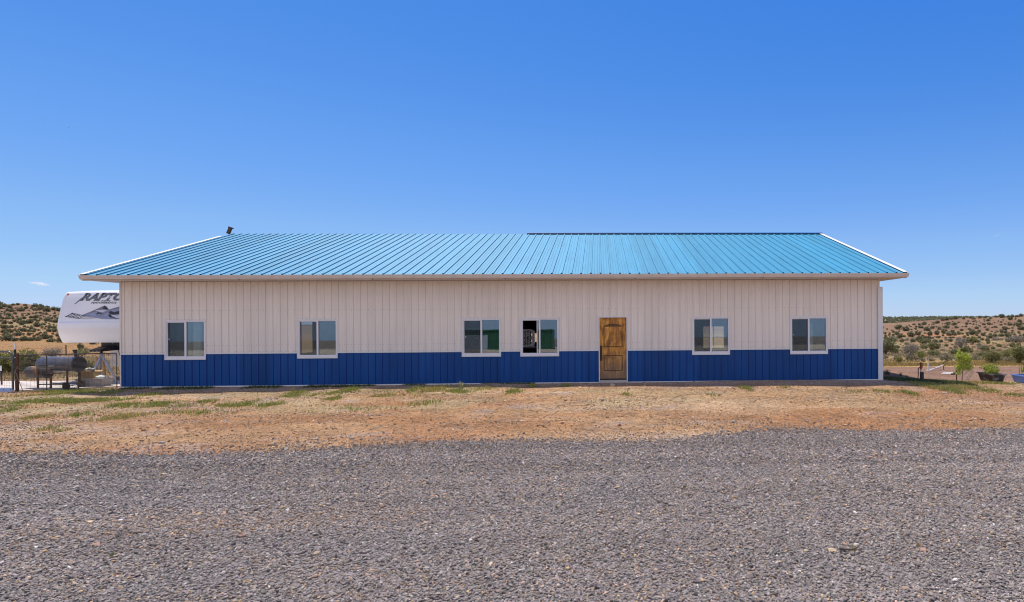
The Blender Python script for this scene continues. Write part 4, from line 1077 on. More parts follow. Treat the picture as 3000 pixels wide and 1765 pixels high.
mb = MB(); cxm = xr - .06; mb.tube([(cxm + .03, SY - .05, zc + r - .03), (cxm, SY - .05, zc + r + .10), (cxm - .02, SY - .05, zc + r + .17)], .042, 12); mb.lathe((cxm - .02, SY - .05, zc + r + .17), (0, 0, 1), [(0, .055), (.04, .055)], 12); mb.build('chimney', M['blackmetal'], sm, smooth=50)
lx0, lx1 = P(130, 1120, SY).x, xr - .17
for lx in (lx0, lx1):
    for yy in (SY - .2, SY + .2):
        gz = float(zg(lx, yy)) + (.0 if lx == lx0 else .09)
        mb = MB(); mb.bar((lx, yy, gz), (lx, yy, zc - r * .45), .038, .038); mb.build('leg', M['rust'], sm)
for lx in (P(168, 1120, SY).x,):
    mb = MB(); mb.bar((lx, SY - .2, float(zg(lx, SY - .2))), (lx, SY - .2, zc - r * .4), .04, .03); mb.build('leg', M['rust'], sm)
mb = MB(); mb.bar((lx0 + .02, SY - .2, .16), (lx1 - .02, SY - .2, .16), .03, .03); mb.bar((lx0 + .02, SY + .2, .16), (lx1 - .02, SY + .2, .16), .03, .03); mb.build('lower_rail', M['rust'], sm)
mb = MB(); mb.box(P(153, 1, SY).x, P(205, 1, SY).x, SY - .36, SY - .22, zc - r - .02, zc - r + .0); mb.build('front_shelf', M['rust'], sm)
for yy in (SY - .24, SY + .24):
    gz = float(zg(lx1, yy)); mb = MB(); mb.lathe((lx1, yy - .025, gz + .11), (0, 1, 0), [(0, .05), (0, .10), (.012, .113), (.04, .113), (.05, .10), (.05, .05)], 24); wh = mb.build('wheel', M['blackplastic'], sm, smooth=40)
    mb = MB(); mb.lathe((lx1, yy - .03, gz + .11), (0, 1, 0), [(0, .045), (.06, .045)], 14); mb.build('hub', M['rust'], wh)
mb = MB(); mb.tube([(lx1, SY - .22, float(zg(lx1, SY)) + .11), (lx1, SY + .22, float(zg(lx1, SY)) + .11)], .012, 6); mb.build('axle', M['rust'], sm)

# plastic bin with odds and ends
BY = 18.2
bx0, bx1 = P(217, 1120, BY).x, P(300, 1120, BY).x; bzt = P(260, 1110, BY).z; bz0 = float(zg((bx0 + bx1) / 2, BY)) + .012
bn = thing('plastic_bin', 'cloudy plastic storage bin full of junk behind the wire fence', 'bin', ((bx0 + bx1) / 2, BY + .2, bz0))
def tub(mb, x0, x1, y0, y1, z0, z1, ins, th=.012, lip=.02):
    def ring(x0, x1, y0, y1, z): return [(x0, y0, z), (x1, y0, z), (x1, y1, z), (x0, y1, z)]
    rs = [ring(x0 + ins, x1 - ins, y0 + ins, y1 - ins, z0), ring(x0, x1, y0, y1, z1 - .03), ring(x0 - lip, x1 + lip, y0 - lip, y1 + lip, z1 - .03), ring(x0 - lip, x1 + lip, y0 - lip, y1 + lip, z1), ring(x0 + th, x1 - th, y0 + th, y1 - th, z1), ring(x0 + ins + th, x1 - ins - th, y0 + ins + th, y1 - ins - th, z0 + th)]
    vs = [p for r_ in rs for p in r_]; fs = [(0, 3, 2, 1)]
    for i in range(5):
        for k in range(4): fs.append((4 * i + k, 4 * i + (k + 1) % 4, 4 * i + 4 + (k + 1) % 4, 4 * i + 4 + k))
    fs.append((20, 21, 22, 23)); mb.add(vs, fs)
mb = MB(); tub(mb, bx0 + .02, bx1 - .02, BY, BY + .45, bz0, bzt, .06); mb.build('tub', M['bin'], bn)
for k in range(5):
    mb = MB(); xx = bx0 + .12 + k * (bx1 - bx0 - .24) / 4; mb.bar((xx, BY + .052, bz0 + .03), (xx, BY - .002, bzt - .035), .018, .012); mb.build('rib', M['bin'], bn)
cbx = thing('cardboard_box', 'brown cardboard box sticking out of the plastic bin', 'box', (bx0 + .25, BY + .2, bzt))
mb = MB(); cz0, cz1 = bz0 + .014, P(240, 1092, BY).z
ca, cb = bx0 + .10, bx0 + .52; t = .012
mb.box(ca, cb, BY + .10, BY + .10 + t, cz0, cz1); mb.box(ca, cb, BY + .36 - t, BY + .36, cz0, cz1); mb.box(ca, ca + t, BY + .10 + t, BY + .36 - t, cz0, cz1); mb.box(cb - t, cb, BY + .10 + t, BY + .36 - t, cz0, cz1); mb.box(ca + t, cb - t, BY + .10 + t, BY + .36 - t, cz0, cz0 + t)
mb.build('carton', M['card'], cbx)
mb = MB(); mb.quad((ca, BY + .10, cz1), (cb, BY + .10, cz1), (cb + .02, BY + .02, cz1 + .03), (ca - .01, BY + .02, cz1 + .03)); mb.quad((ca, BY + .36, cz1), (cb, BY + .36, cz1), (cb, BY + .46, cz1 + .04), (ca, BY + .46, cz1 + .04)); mb.build('flap', M['card'], cbx)
def lump(name, label, cat, c, rx, ry, rz2, mat, seed):
    bm = bmesh.new(); bmesh.ops.create_icosphere(bm, subdivisions=3, radius=1)
    for v in bm.verts:
        q = v.co * 1.0; f_ = .75 + .5 * float(fbm(q.x * 1.7 + q.z + 7, q.y * 1.7 - q.z + 9, seed, 3)); v.co = Vector((q.x * rx * f_, q.y * ry * f_, q.z * rz2 * f_))
    me = bpy.data.meshes.new(name); bm.to_mesh(me); bm.free(); me.shade_smooth(); me.materials.append(M[mat]); o = obj(name, me); o.location = c; return tag(o, label, cat)
lump('striped_cloth', 'crumpled striped cloth lying on the cardboard box', 'cloth', (bx0 + .30, BY + .22, cz1 + .06), .15, .11, .075, 'cloth1', 4)
lump('pale_cloth', 'pale green rag draped over the edge of the plastic bin', 'cloth', (bx0 + .66, BY + .2, bzt + .03), .10, .12, .06, 'cloth2', 8)

# wire fence, gate and posts
A = Vector((-17.98, 17.07, 0)); B = Vector((-15.83, 17.98, 0))
A.z = float(zg(A.x, A.y)); B.z = float(zg(B.x, B.y))
fe = thing('wire_fence', 'welded wire fence panel between the gate post and the left building corner', 'fence', A)
ftop = 1.10
mb = MB(); mb.bar(Vector((A.x, A.y, ftop)), Vector((B.x, B.y, ftop)), .035, .035); mb.build('top_rail', M['wire'], fe)
mb = MB(); n_v = 24
for k in range(1, n_v):
    p = A.lerp(B, k / n_v); z0 = float(zg(p.x, p.y)); mb.tube([(p.x, p.y, z0 + .02), (p.x, p.y, ftop)], .0026, 4, cap=False)
zz = .05; k = 0
while zz < ftop - .02:
    mb.tube([(A.x, A.y - .003, zz), (B.x, B.y - .003, zz)], .0040, 4, cap=False); zz += .036; k += 1
mb.build('wire_mesh', M['wire'], fe)
for t in (.28, .60, 1.0):
    p = A.lerp(B, t); mb = MB(); z0 = float(zg(p.x, p.y)); mb.bar((p.x, p.y + .006, z0 - .1), (p.x, p.y + .006, ftop - .02), .022 if t == 1 else .016, .014); mb.build('stay', M['wire'], fe)
mb = MB(); mb.tube([A + Vector((0, 0, -.2)), Vector((A.x, A.y, 1.16))], .036, 12); mb.build('post', M['rust'], fe, smooth=50)
def tpost(px_top, py_top, py_cap, g, label, mats=('blackmetal', 'whitecap'), w_=.034):
    th_ = thing('steel_post', label, 'post', g); zt1 = P(px_top, py_top, g.y).z; zt0 = P(px_top, py_cap, g.y).z
    tx = P(px_top, py_top, g.y).x; top = Vector((tx, g.y, zt1)); t_ = (zt0 - g.z) / (zt1 - g.z); mid = Vector(g).lerp(top, t_)
    mb = MB(); mb.bar(Vector(g) - Vector((0, 0, .15)), mid, w_, .012); mb.bar(Vector(g) - Vector((0, -.018, .15)), mid + Vector((0, .018, 0)), .012, .03); mb.build('stem', M[mats[0]], th_)
    mb = MB(); mb.bar(mid, top, w_ + .004, .016); mb.bar(mid + Vector((0, .018, 0)), top + Vector((0, .018, 0)), .012, .03); mb.build('painted_tip', M[mats[1]], th_)
    return th_
tpost(43, 1005, 1024, Vector((P(48, 1150, 17.15).x, 17.15, -.01)), 'black steel post with a white tip beside the gate', w_=.05)
tpost(1, 1072, 1087, hit(5, 1131), 'short steel post with a white tip behind the gate at the left edge')
gt = thing('farm_gate', 'dark tube gate with rounded corner and wire infill at the left edge', 'gate', (-18.1, 17.0, 0))
gy = 17.0; gx1 = P(38, 1090, gy).x; gx0 = gx1 - 2.7; gtop = P(20, 1031, gy).z; g2 = P(20, 1050, gy).z; gb = .06
pts = [(gx1, gy, gb + .02), (gx1, gy, gtop - .18)] + [(gx1 - .18 + .18 * math.cos(q), gy, gtop - .18 + .18 * math.sin(q)) for q in np.linspace(.2, math.pi / 2, 6)] + [(gx0, gy, gtop), (gx0, gy, gb)]
mb = MB(); mb.tube(pts, .026, 10); mb.build('frame', M['tube'], gt, smooth=50)
mb = MB(); mb.tube([(gx0, gy, g2), (gx1, gy, g2)], .02, 10); mb.build('rail', M['tube'], gt, smooth=50)
mb = MB(); mb.box(gx0, gx1 + .02, gy - .045, gy - .028, P(20, 1147.5, gy).z, P(20, 1137, gy).z); pk = mb.build('bottom_board', M['plank'], gt)
mb = MB()
for px in (16, 36): mb.lathe((P(px, 1142, gy).x, gy - .046, P(px, 1142, gy).z), (0, -1, 0), [(0, .012), (.006, .012)], 10)
mb.build('bolt', M['blackmetal'], pk)
mb = MB(); k = 0; zt_g = P(20, 1088, gy).z
while gx1 - .05 - k * .05 > gx0: xx = gx1 - .05 - k * .05; mb.tube([(xx, gy, gb + .08), (xx, gy, zt_g)], .0026, 4, cap=False); k += 1
for zz in np.arange(gb + .1, zt_g + .01, .05): mb.tube([(gx0, gy - .004, zz), (gx1, gy - .004, zz)], .0026, 4, cap=False)
mb.build('wire_mesh', M['wire'], gt)
mb = MB()
for zz in (g2, .35): mb.tube([(gx1 + .01, gy, zz), (A.x - .01, A.y - .02, zz + .02)], .014, 6)
mb.build('hinge', M['galv'], gt)
a = P(44, 1086, 16.98); b_ = P(62, 1067, 17.05)
mb = MB(); g_ = hit(49, 1150); mb.tube([(g_.x, 17.0, .0), a, a.lerp(b_, .5) + Vector((0, 0, .02)), b_], [.008, .008, .006, .004], 5); mb.tube([a.lerp(b_, .4), a.lerp(b_, .55) + Vector((.06, 0, -.08))], .004, 5)
tag(mb.build('dry_branch', M['twig']), 'bent dry branch caught between the gate and the fence post', 'branch')

# concrete pad behind the fence
mb = MB(); c0 = [(-26, 17.35), (-18.1, 17.35), (-15.95, 18.35), (-15.98, 20.1), (-26, 20.1)]
vs = [(x, y, -.1) for x, y in c0] + [(x, y, .035) for x, y in c0]; N = 5
mb.add(vs, [(4, 3, 2, 1, 0), (5, 6, 7, 8, 9)] + [(i, (i + 1) % 5, 5 + (i + 1) % 5, 5 + i) for i in range(5)])
tag(mb.build('concrete_pad', M['concrete']), kind='structure')

# ------------------------------------------------------------------ right hand things
hg = hit(2701, 1121); yh = hg.y
hy = thing('yard_hydrant', 'rusty red yard hydrant rising from a black pipe at the shaded right corner', 'hydrant', hg)
mb = MB(); zt1 = P(2701, 1090, yh).z; mb.lathe((hg.x, yh, hg.z - .1), (0, 0, 1), [(0, .056), (zt1 - hg.z + .1, .056), (zt1 - hg.z + .1, .045), (zt1 - hg.z + .06, .045)], 20); mb.build('sleeve', M['blackplastic'], hy, smooth=40)
xh = P(2698, 1080, yh).x; z80, z63 = P(2698, 1081, yh).z, P(2698, 1062, yh).z
mb = MB(); mb.tube([(xh, yh, hg.z), (xh, yh, z80 + .02)], .019, 12); mb.build('riser', M['galv'], hy, smooth=50)
mb = MB(); mb.tube([(xh, yh, z80 - .02), (xh, yh, z80 + .06), (xh - .005, yh, z63 - .05), (xh - .01, yh, z63)], [.024, .03, .036, .026], 12); mb.tube([(xh, yh, z80 + .04), (xh - .05, yh, z80 + .035)], .02, 10); mb.build('head', M['redpaint'], hy, smooth=50)
mb = MB(); mb.tube([(xh - .01, yh, z63 - .01), (xh + .045, yh, z63 - .02), (xh + .065, yh, z63 - .08), (xh + .055, yh, z63 - .14), (xh + .02, yh, z63 - .18)], .010, 8); mb.build('lever', M['redpaint'], hy, smooth=50)
hs0 = Vector((xh - .05, yh, z80 + .035)); he = hit(2689, 1110); mb = MB()
mb.tube([hs0, hs0 + Vector((-.03, 0, -.03)), hs0 + Vector((-.04, 0, -.15)), Vector(he).lerp(hs0, .35), Vector(he) + Vector((0, 0, .02))], .014, 8)
tag(mb.build('garden_hose', M['hose'], smooth=60), 'dark hose hanging from the red hydrant to the ground', 'hose')
mb = MB(); pts = []
for k in range(26):
    t = k / 25; q = hit(2628 + 46 * t, 1114 - 3 * t + 2.5 * math.sin(t * 9)); pts.append((q.x, q.y, q.z + .03 + .02 * math.sin(t * 14)))
mb.tube(pts, .016, 6); tag(mb.build('green_hose', M['greenhose'], smooth=60), 'green hose lying in the shade left of the red hydrant', 'hose')

fg_ = hit(2742, 1088); yy = fg_.y
pf = thing('pipe_frame', 'white pipe frame with crossed braces lying open in the brown yard', 'frame', fg_)
def q_(px, py, dy=0): return P(px, py, yy + dy)
mb = MB(); mb.tube([q_(2719.5, 1063), q_(2718.5, 1087.5)], .026, 8); mb.build('upright', M['white'], pf, smooth=50)
mb = MB(); mb.tube([q_(2764, 1062, .5), q_(2765, 1088, .5)], .018, 8); mb.build('upright', M['tube'], pf, smooth=50)
mb = MB(); mb.tube([q_(2720, 1087), q_(2764, 1070, .5)], .022, 8); mb.build('brace', M['white'], pf, smooth=50)
mb = MB(); mb.tube([q_(2721, 1072), q_(2764, 1086, .5)], .010, 8); mb.build('brace', M['galv'], pf, smooth=50)
mb = MB(); mb.tube([q_(2713, 1087.5, -.1), q_(2721, 1087, .15)], .025, 8); mb.tube([q_(2762, 1087, .3), q_(2768, 1086.5, .7)], .028, 8); mb.build('foot', M['white'], pf, smooth=50)
pb_ = hit(2777, 1097); yp = pb_.y
pt = thing('white_pipe_bundle', 'white plastic pipes with a black end lying on the brown yard', 'pipes', pb_)
for j, (dy, dz) in enumerate(((0, .024), (.10, .024), (.05, .055))):
    a = P(2758 + 3 * j, 1095 - 2 * j, yp + dy); b_ = P(2786 + 3 * j, 1097 - 2 * j, yp + dy - .2); a.z = float(zg(a.x, a.y)) + dz; b_.z = float(zg(b_.x, b_.y)) + dz
    mb = MB(); mb.tube([a, b_], .020, 10); mb.build('pipe', M['white'], pt, smooth=50)
    e = (b_ - a).normalized(); mb = MB(); mb.tube([b_ + e * .002, b_ + e * .10], .03, 10); mb.build('end_coupling', M['blackplastic'], pt, smooth=50)
tpost(2802, 1078, 1094, hit(2803, 1116), 'thin rusty steel post in front of the bright green sapling', ('rust', 'rust'), .028)
mb = MB(); g_ = hit(2803, 1116); mb.lathe(P(2803, 1097, g_.y - .03), (0, 0, 1), [(0, .03), (.05, .03)], 8)
tag(mb.build('white_tie', M['whitecap']), 'white tie wrapped round the rusty post by the sapling', 'tie')

def planter(name, label, cat, xa, xb, yt, ybm, mat, dep=.62, ins=.06):
    g = hit((xa + xb) / 2, ybm); x0, x1 = P(xa, ybm, g.y).x, P(xb, ybm, g.y).x; z1 = P((xa + xb) / 2, yt, g.y).z
    th_ = thing(name, label, cat, g); mb = MB(); tub(mb, x0 + .03, x1 - .03, g.y, g.y + dep, g.z - .02, z1, ins, .02, .025); mb.build('tub', M[mat], th_)
    mb = MB(); mb.box(x0 + .07, x1 - .07, g.y + .04, g.y + dep - .04, g.z + .05, z1 - .05); mb.build('soil', M['soil'], th_)
    return Vector(((x0 + x1) / 2, g.y + dep / 2, z1 - .05)), x1 - x0
PL1, pw1 = planter('stock_tub', 'weathered black plastic tub planter with a leafy shrub', 'planter', 2911, 2949, 1097, 1122, 'tub', .85, .06)
PL2, pw2 = planter('stock_tub', 'light blue plastic tub planter at the right edge', 'planter', 3010, 3056, 1103, 1127, 'bluetub', .75, .05)
for j in range(3):
    mb = MB(); a = Vector((PL2.x - pw2 / 2 + .10 + .03 * j, PL2.y - .1 + .14 * j, PL2.z - .02)); mb.tube([a, a + Vector((-.03, 0, .42 - .03 * j))], .006, 5)
    tag(mb.build('stake', M['rust']), 'thin rusty stake stuck in the blue tub', 'stake', 'stakes in the blue tub')

# ------------------------------------------------------------------ plants
def leaf_cloud(lobes, n, size, cols, seed, aspect=.55, shell=.6, droop=0.0):
    r_ = np.random.default_rng(seed); vs = []; tint = []
    vol = np.array([l[3] * l[4] * l[5] for l in lobes]); pk = r_.choice(len(lobes), n, p=vol / vol.sum()); lb = np.array(lobes)[pk]
    d = r_.normal(0, 1, (n, 3)); d /= np.linalg.norm(d, axis=1)[:, None]
    rad = 1 - shell * r_.random(n) ** 1.6; rad = rad * r_.uniform(.85, 1.12, n)
    p = lb[:, :3] + d * rad[:, None] * lb[:, 3:6]
    p[:, 2] = np.maximum(p[:, 2], .02)
    a = r_.normal(0, 1, (n, 3)); a += d * .7; a /= np.linalg.norm(a, axis=1)[:, None]
    b_ = np.cross(a, r_.normal(0, 1, (n, 3))); b_ /= np.linalg.norm(b_, axis=1)[:, None]
    s = size * r_.lognormal(0, .3, n)[:, None]
    vs = np.stack([p - a * s, p + b_ * s * aspect, p + a * s, p - b_ * s * aspect], 1).reshape(-1, 3)
    f = np.arange(4 * n).reshape(n, 4)
    clump = fbm(p[:, 0] * 3 / max(.3, lb[:, 3].mean() * 2) + seed, p[:, 2] * 3 / max(.3, lb[:, 3].mean() * 2) + p[:, 1], seed, 3)
    c = np.array(cols)[r_.integers(0, len(cols), n)] * r_.lognormal(0, .22, n)[:, None] * (.7 + .6 * clump)[:, None]
    return vs, f, np.repeat(np.clip(c, .004, .8), 4, 0)
JUN = [(.185, .18, .095), (.155, .155, .08), (.22, .195, .11), (.14, .14, .08)]
GRN = [(.22, .225, .07), (.18, .19, .06), (.27, .25, .10)]
GRY = [(.25, .22, .18), (.19, .17, .135), (.29, .25, .21), (.15, .145, .085)]
LIM = [(.40, .46, .055), (.30, .40, .045), (.48, .50, .09)]
YEL = [(.22, .25, .06), (.30, .27, .08), (.13, .18, .04)]
SAGE = [(.19, .18, .11), (.15, .15, .085), (.21, .17, .09)]
def lobes_for(seed, w_, h_, k=5):
    r_ = random.Random(seed); out = [(0, 0, h_ * .52, w_ * .34, w_ * .34, h_ * .46)]
    for i in range(k):
        a = i * 2 * math.pi / k + r_.uniform(-.4, .4); q = w_ * r_.uniform(.2, .33)
        out.append((q * math.cos(a), q * math.sin(a), h_ * r_.uniform(.28, .66), w_ * r_.uniform(.14, .24), w_ * r_.uniform(.14, .24), h_ * r_.uniform(.2, .34)))
    return out
def stems(mb, seed, w_, h_, n, r0, forks=2):
    r_ = random.Random(seed)
    for i in range(n):
        a = r_.uniform(0, 6.28); e = Vector((math.cos(a) * w_ * r_.uniform(.15, .42), math.sin(a) * w_ * r_.uniform(.15, .42), h_ * r_.uniform(.55, .92)))
        m1 = e * .45 + Vector((r_.uniform(-.05, .05), r_.uniform(-.05, .05), .06)) * w_; mb.tube([(0, 0, -.06), m1 * .5, m1, e], [r0, r0 * .85, r0 * .6, r0 * .2], 5, cap=False)
        for j in range(forks):
            q = m1.lerp(e, r_.uniform(.1, .8)); e2 = q + Vector((r_.uniform(-1, 1), r_.uniform(-1, 1), r_.uniform(.2, 1))) * w_ * .22; mb.tube([q, q.lerp(e2, .5) + Vector((0, 0, .02)), e2], [r0 * .45, r0 * .3, r0 * .12], 4, cap=False)

# distant junipers: shared single meshes, one object each
PROTO = []
for s in range(9):
    v, f, t = leaf_cloud(lobes_for(s, 1, .72, 6), 520, .055, JUN, 100 + s, .7, .55); PROTO.append(np_mesh('juniper', v, f, M['leaf'], t))
PROTO_G = []
for s in range(4):
    v, f, t = leaf_cloud(lobes_for(40 + s, 1, .6, 5), 420, .055, GRY, 300 + s, .35, .75); PROTO_G.append(np_mesh('gray_bush', v, f, M['leaf'], t))
rs = random.Random(5)
placed = []; JL = []
def put_bush(px, py, wm, label, group, name='juniper', protos=PROTO, asp=1.0, minpx=7):
    p = hit(px, py)
    if p is None or p.y > 1350: return False
    wpx = wm * F / p.y
    for (qx, qy, qw) in placed:
        if abs(qx - px) < (qw + wpx) * .38 and abs(qy - py) < (qw + wpx) * .22: return False
    placed.append((px, py, wpx))
    if name == 'juniper':
        JL.append((wpx, p - Vector((0, 0, .08 * wm)), rs.randrange(len(protos)), rs.uniform(0, 6.28), wm, wm * rs.uniform(.8, 1.2) * asp, label, group)); return True
    o = bpy.data.objects.new(name, rs.choice(protos)); COL.objects.link(o); o.location = p - Vector((0, 0, .08 * wm)); o.rotation_euler = (0, 0, rs.uniform(0, 6.28)); h_ = rs.uniform(.8, 1.2) * asp; o.scale = (wm, wm, wm * h_)
    tag(o, label, 'bush' if name != 'juniper' else 'juniper', group); return True
# skyline rows first, then the slopes
def skyline(px):
    for py in np.arange(860, 1000, .5):
        if hit(px, py) is not None and hit(px, py).y < 520: return py
    return None
cnt = {}
def fill(n, x0, x1, y0f, y1f, w0, w1, label, group, name='juniper', protos=PROTO, asp=1.0, tries=30):
    k = 0
    for _ in range(n * tries):
        if k >= n: break
        px = rs.uniform(x0, x1); py = y0f(px) + (y1f(px) - y0f(px)) * rs.random()
        wm = w0 + (w1 - w0) * rs.random() ** 1.7
        if put_bush(px, py, wm, label, group, name, protos, asp): k += 1
skL = lambda x: np.interp(x, [-60, 0, 70, 110, 140, 180, 200], [897, 896, 891, 897, 903, 912, 918]) + 3
skR = lambda x: np.interp(x, [2580, 2620, 2700, 2760, 2820, 2900, 3000, 3080], [954, 951, 944, 937, 934, 930, 926, 924]) + 2
fill(11, -30, 185, lambda x: skL(x) - 1, lambda x: skL(x) + 3, 2.2, 3.9, 'dark juniper standing on the crest of the left hill', 'junipers on the left hill crest')
fill(95, -40, 185, lambda x: skL(x) + 6, lambda x: 950, 1.0, 3.5, 'dark juniper on the upper slope of the left hill', 'junipers on the upper left hill')
fill(70, -40, 192, lambda x: 950, lambda x: 992, .8, 2.7, 'dark juniper on the lower slope of the left hill', 'junipers on the lower left hill')
fill(20, -30, 200, lambda x: 993, lambda x: 1004, 1.7, 2.8, 'big juniper in the row along the foot of the left hill', 'junipers at the foot of the left hill')
fill(12, 185, 285, lambda x: 1004, lambda x: 1016, 1.3, 2.3, 'juniper in the row seen under the trailer nose', 'junipers behind the trailer nose')
fill(20, 2760, 3060, lambda x: skR(x) - 1.5, lambda x: skR(x) + 3, 2.6, 5.2, 'dark juniper on the skyline of the right hill', 'junipers on the right skyline')
fill(110, 2578, 3060, lambda x: skR(x) + 5, lambda x: 972, 1.1, 4.0, 'dark juniper on the upper slope of the right hill', 'junipers on the upper right hill')
fill(75, 2580, 3060, lambda x: 972, lambda x: 994, 1.0, 2.9, 'dark juniper on the lower slope of the right hill', 'junipers on the lower right hill')
fill(12, 2600, 3060, lambda x: 972, lambda x: 1000, 1.4, 2.8, 'grey leafless bush among the junipers of the right slope', 'grey bushes on the right slope', 'gray_bush', PROTO_G)
fill(34, 2585, 3060, lambda x: 990, lambda x: 1006, 1.2, 2.4, 'olive juniper along the foot of the right hill', 'junipers at the foot of the right hill')

JL.sort(key=lambda q: -q[0])
for (wpx, p, pi, rz, wm, hm, label, group) in JL[:285]:
    o = bpy.data.objects.new('juniper', PROTO[pi]); COL.objects.link(o); o.location = p; o.rotation_euler = (0, 0, rz); o.scale = (wm, wm, hm); tag(o, label, 'juniper', group)
if JL[285:]:
    vs, fs, ts2 = [], [], []; off = 0
    for (wpx, p, pi, rz, wm, hm, label, group) in JL[285:]:
        v, f, t = leaf_cloud(lobes_for(pi, wm, hm * .72, 6), 220, .07 * wm, JUN, pi + 900, .7, .55)
        vs.append(v + np.array(p)); fs.append(f + off); ts2.append(t); off += len(v)
    tag(obj('small_junipers', np_mesh('small_junipers', np.concatenate(vs), np.concatenate(fs), M['leaf'], np.concatenate(ts2))), 'smallest juniper bushes scattered over the far hillsides', 'junipers', kind='stuff')
BR = []
for s in range(4):
    v, f, t = leaf_cloud(lobes_for(160 + s, .9, .6, 7), 700, .042, GRN + JUN[:2] + GRY[3:], 700 + s, .55, .65); BR.append(np_mesh('brush', v, f, M['leaf'], t))
fill(30, 2585, 3060, lambda x: 996, lambda x: 1046, .7, 1.5, 'olive green brush growing on the right hand field', 'brush on the right field', 'brush', BR)
# far wooded ridge: one mass
vs, fs, ts2 = [], [], []; off = 0
for k in range(1500):
    px = rs.uniform(2560, 3080); a, b_ = ray(px, 935); y = rs.uniform(650, 1120); x = a * y
    c = np.array([x, y, float(zg(x, y))]); wv = rs.uniform(3, 6.5)
    v, f, t = leaf_cloud([(0, 0, wv * .3, wv * .5, wv * .5, wv * .32)], 16, wv * .2, JUN, k, .8, .5)
    vs.append(v + c); fs.append(f + off); ts2.append(t); off += len(v)
tag(obj('distant_woodland', np_mesh('distant_woodland', np.concatenate(vs), np.concatenate(fs), M['leaf'], np.concatenate(ts2))), 'dark band of juniper woodland on the far right ridge', 'woodland', kind='stuff')
for px in (2594, 2612, 2639, 2656, 2687, 2705, 2719, 2738, 2762, 2782, 2800, 2840):
    yv = 1150; a, b_ = ray(px, 934); x = a * yv; g = float(zg(x, yv)); top = P(px, 927.5, yv)
    mb = MB(); mb.tube([(x, yv, g - .3), (x, yv, top.z)], [.26, .16], 6); mb.box(x - 1.1, x + 1.1, yv - .1, yv + .1, top.z - 1.0, top.z - .75)
    tag(mb.build('utility_pole', M['bark']), 'thin distant pole showing above the right ridge skyline', 'pole', 'far poles on the right skyline')

def plant(name, label, cat, px, py, wpx, hpx, cols, seed, n=1400, leaf=.045, asp=.6, shell=.6, nstem=6, sr=.02, base=None, k=6, group=None, lift=0.0, bark='bark', fname='foliage'):
    p = base if base is not None else hit(px, py)
    wm, hm = wpx * p.y / F, hpx * p.y / F
    th_ = thing(name, label, cat, p, 0, group); th_.rotation_euler = (0, 0, 0)
    lob = [(l[0], l[1], l[2] * (1 - lift) + lift * hm * .95, l[3], l[4], l[5] * (1 - lift * .6)) for l in lobes_for(seed, wm, hm, k)]
    v, f, t = leaf_cloud(lob, n, leaf * math.sqrt(wm * hm), cols, seed, asp, shell)
    obj(fname, np_mesh(fname, v, f, M['leaf'], t), th_, True)
    mb = MB(); stems(mb, seed, wm, hm, nstem, sr * math.sqrt(wm * hm)); mb.build('stems', M[bark], th_, local=True, smooth=60)
    return th_
# left of the building
plant('shrub', 'tall green leafy bush directly behind the gate', 'shrub', 20, 1097, 92, 72, GRN + [(.16, .17, .05)], 1, 3200, .028)
plant('shrub', 'green leafy bush behind the wire fence, left of the smoker', 'shrub', 80, 1098, 82, 78, GRN + [(.16, .17, .05)], 2, 3200, .028)
plant('shrub', 'low green bush tucked behind the smoker firebox', 'shrub', 118, 1078, 40, 30, GRN, 3, 1000, .035)
plant('gray_bush', 'grey twiggy bush in the field above the smoker', 'bush', 155, 1052, 66, 37, GRY, 4, 900, .04, .3, .8, 26, .012, bark='twig')
plant('shrub', 'dull green bush in the field under the trailer hitch', 'shrub', 240, 1044, 48, 25, GRN + GRY[:1], 5, 900, .04)
plant('juniper', 'small upright juniper in the field left of the trailer hitch', 'juniper', 236, 1028, 20, 24, JUN, 6, 700, .05)
plant('shrub', 'green bush seen between the tripod and the smoker', 'shrub', 258, 1098, 44, 52, GRN, 7, 1300, .032)
# right of the building
plant('juniper', 'dark juniper growing right beside the building corner trim', 'juniper', 2596, 1040, 60, 44, JUN + GRN[:1], 11, 2200, .034, nstem=9, lift=.15)
plant('gray_bush', 'large grey half dead bush standing behind the red hydrant', 'bush', 2668, 1047, 60, 47, GRY + [(.10, .10, .04)], 12, 1500, .033, .3, .8, 36, .010, bark='twig')
plant('shrub', 'bright green shrub at the right foot of the large grey bush', 'shrub', 2698, 1053, 26, 26, GRN + LIM[1:2], 13, 900, .045)
plant('juniper', 'round olive juniper right of the large grey bush', 'juniper', 2734, 1027, 40, 27, JUN + GRN, 14, 1400, .04)
plant('shrub', 'small green shrub near the building corner by the straw strip', 'shrub', 2634, 1065, 27, 22, GRN, 15, 800, .045)
plant('gray_bush', 'brown grey leafless bush behind the bright green sapling', 'bush', 2815, 1022, 42, 37, GRY, 16, 1300, .035, .3, .75, 30, .010, bark='twig')
plant('shrub', 'mixed green and brown bush on the field right of the sapling top', 'shrub', 2852, 1009, 30, 24, GRY[3:] + GRN, 17, 900, .045)
plant('gray_bush', 'low grey bush on the field above the black planter', 'bush', 2874, 1026, 36, 20, GRY, 18, 800, .04, .3, .8, 24, .011, bark='twig')
plant('shrub', 'broad green bush behind the black tub planter', 'shrub', 2906, 1066, 56, 42, GRN + SAGE[:1], 19, 2200, .032)
plant('shrub', 'rounded green bush right of the broad one behind the planter', 'shrub', 2948, 1050, 30, 24, GRN, 20, 1000, .045)
plant('shrub', 'tall green bush at the right edge above the blue tub', 'shrub', 2985, 1067, 62, 60, GRN + JUN[:1], 21, 2600, .03)
plant('gray_bush', 'long grey thicket near the right edge at the foot of the hill', 'bush', 2976, 1005, 68, 22, GRY + JUN[2:3], 22, 1500, .035, .35, .7, 24, .010, bark='twig')
plant('shrub', 'flat green shrub on the field left of the sapling', 'shrub', 2742, 1041, 34, 14, GRN, 23, 800, .045)
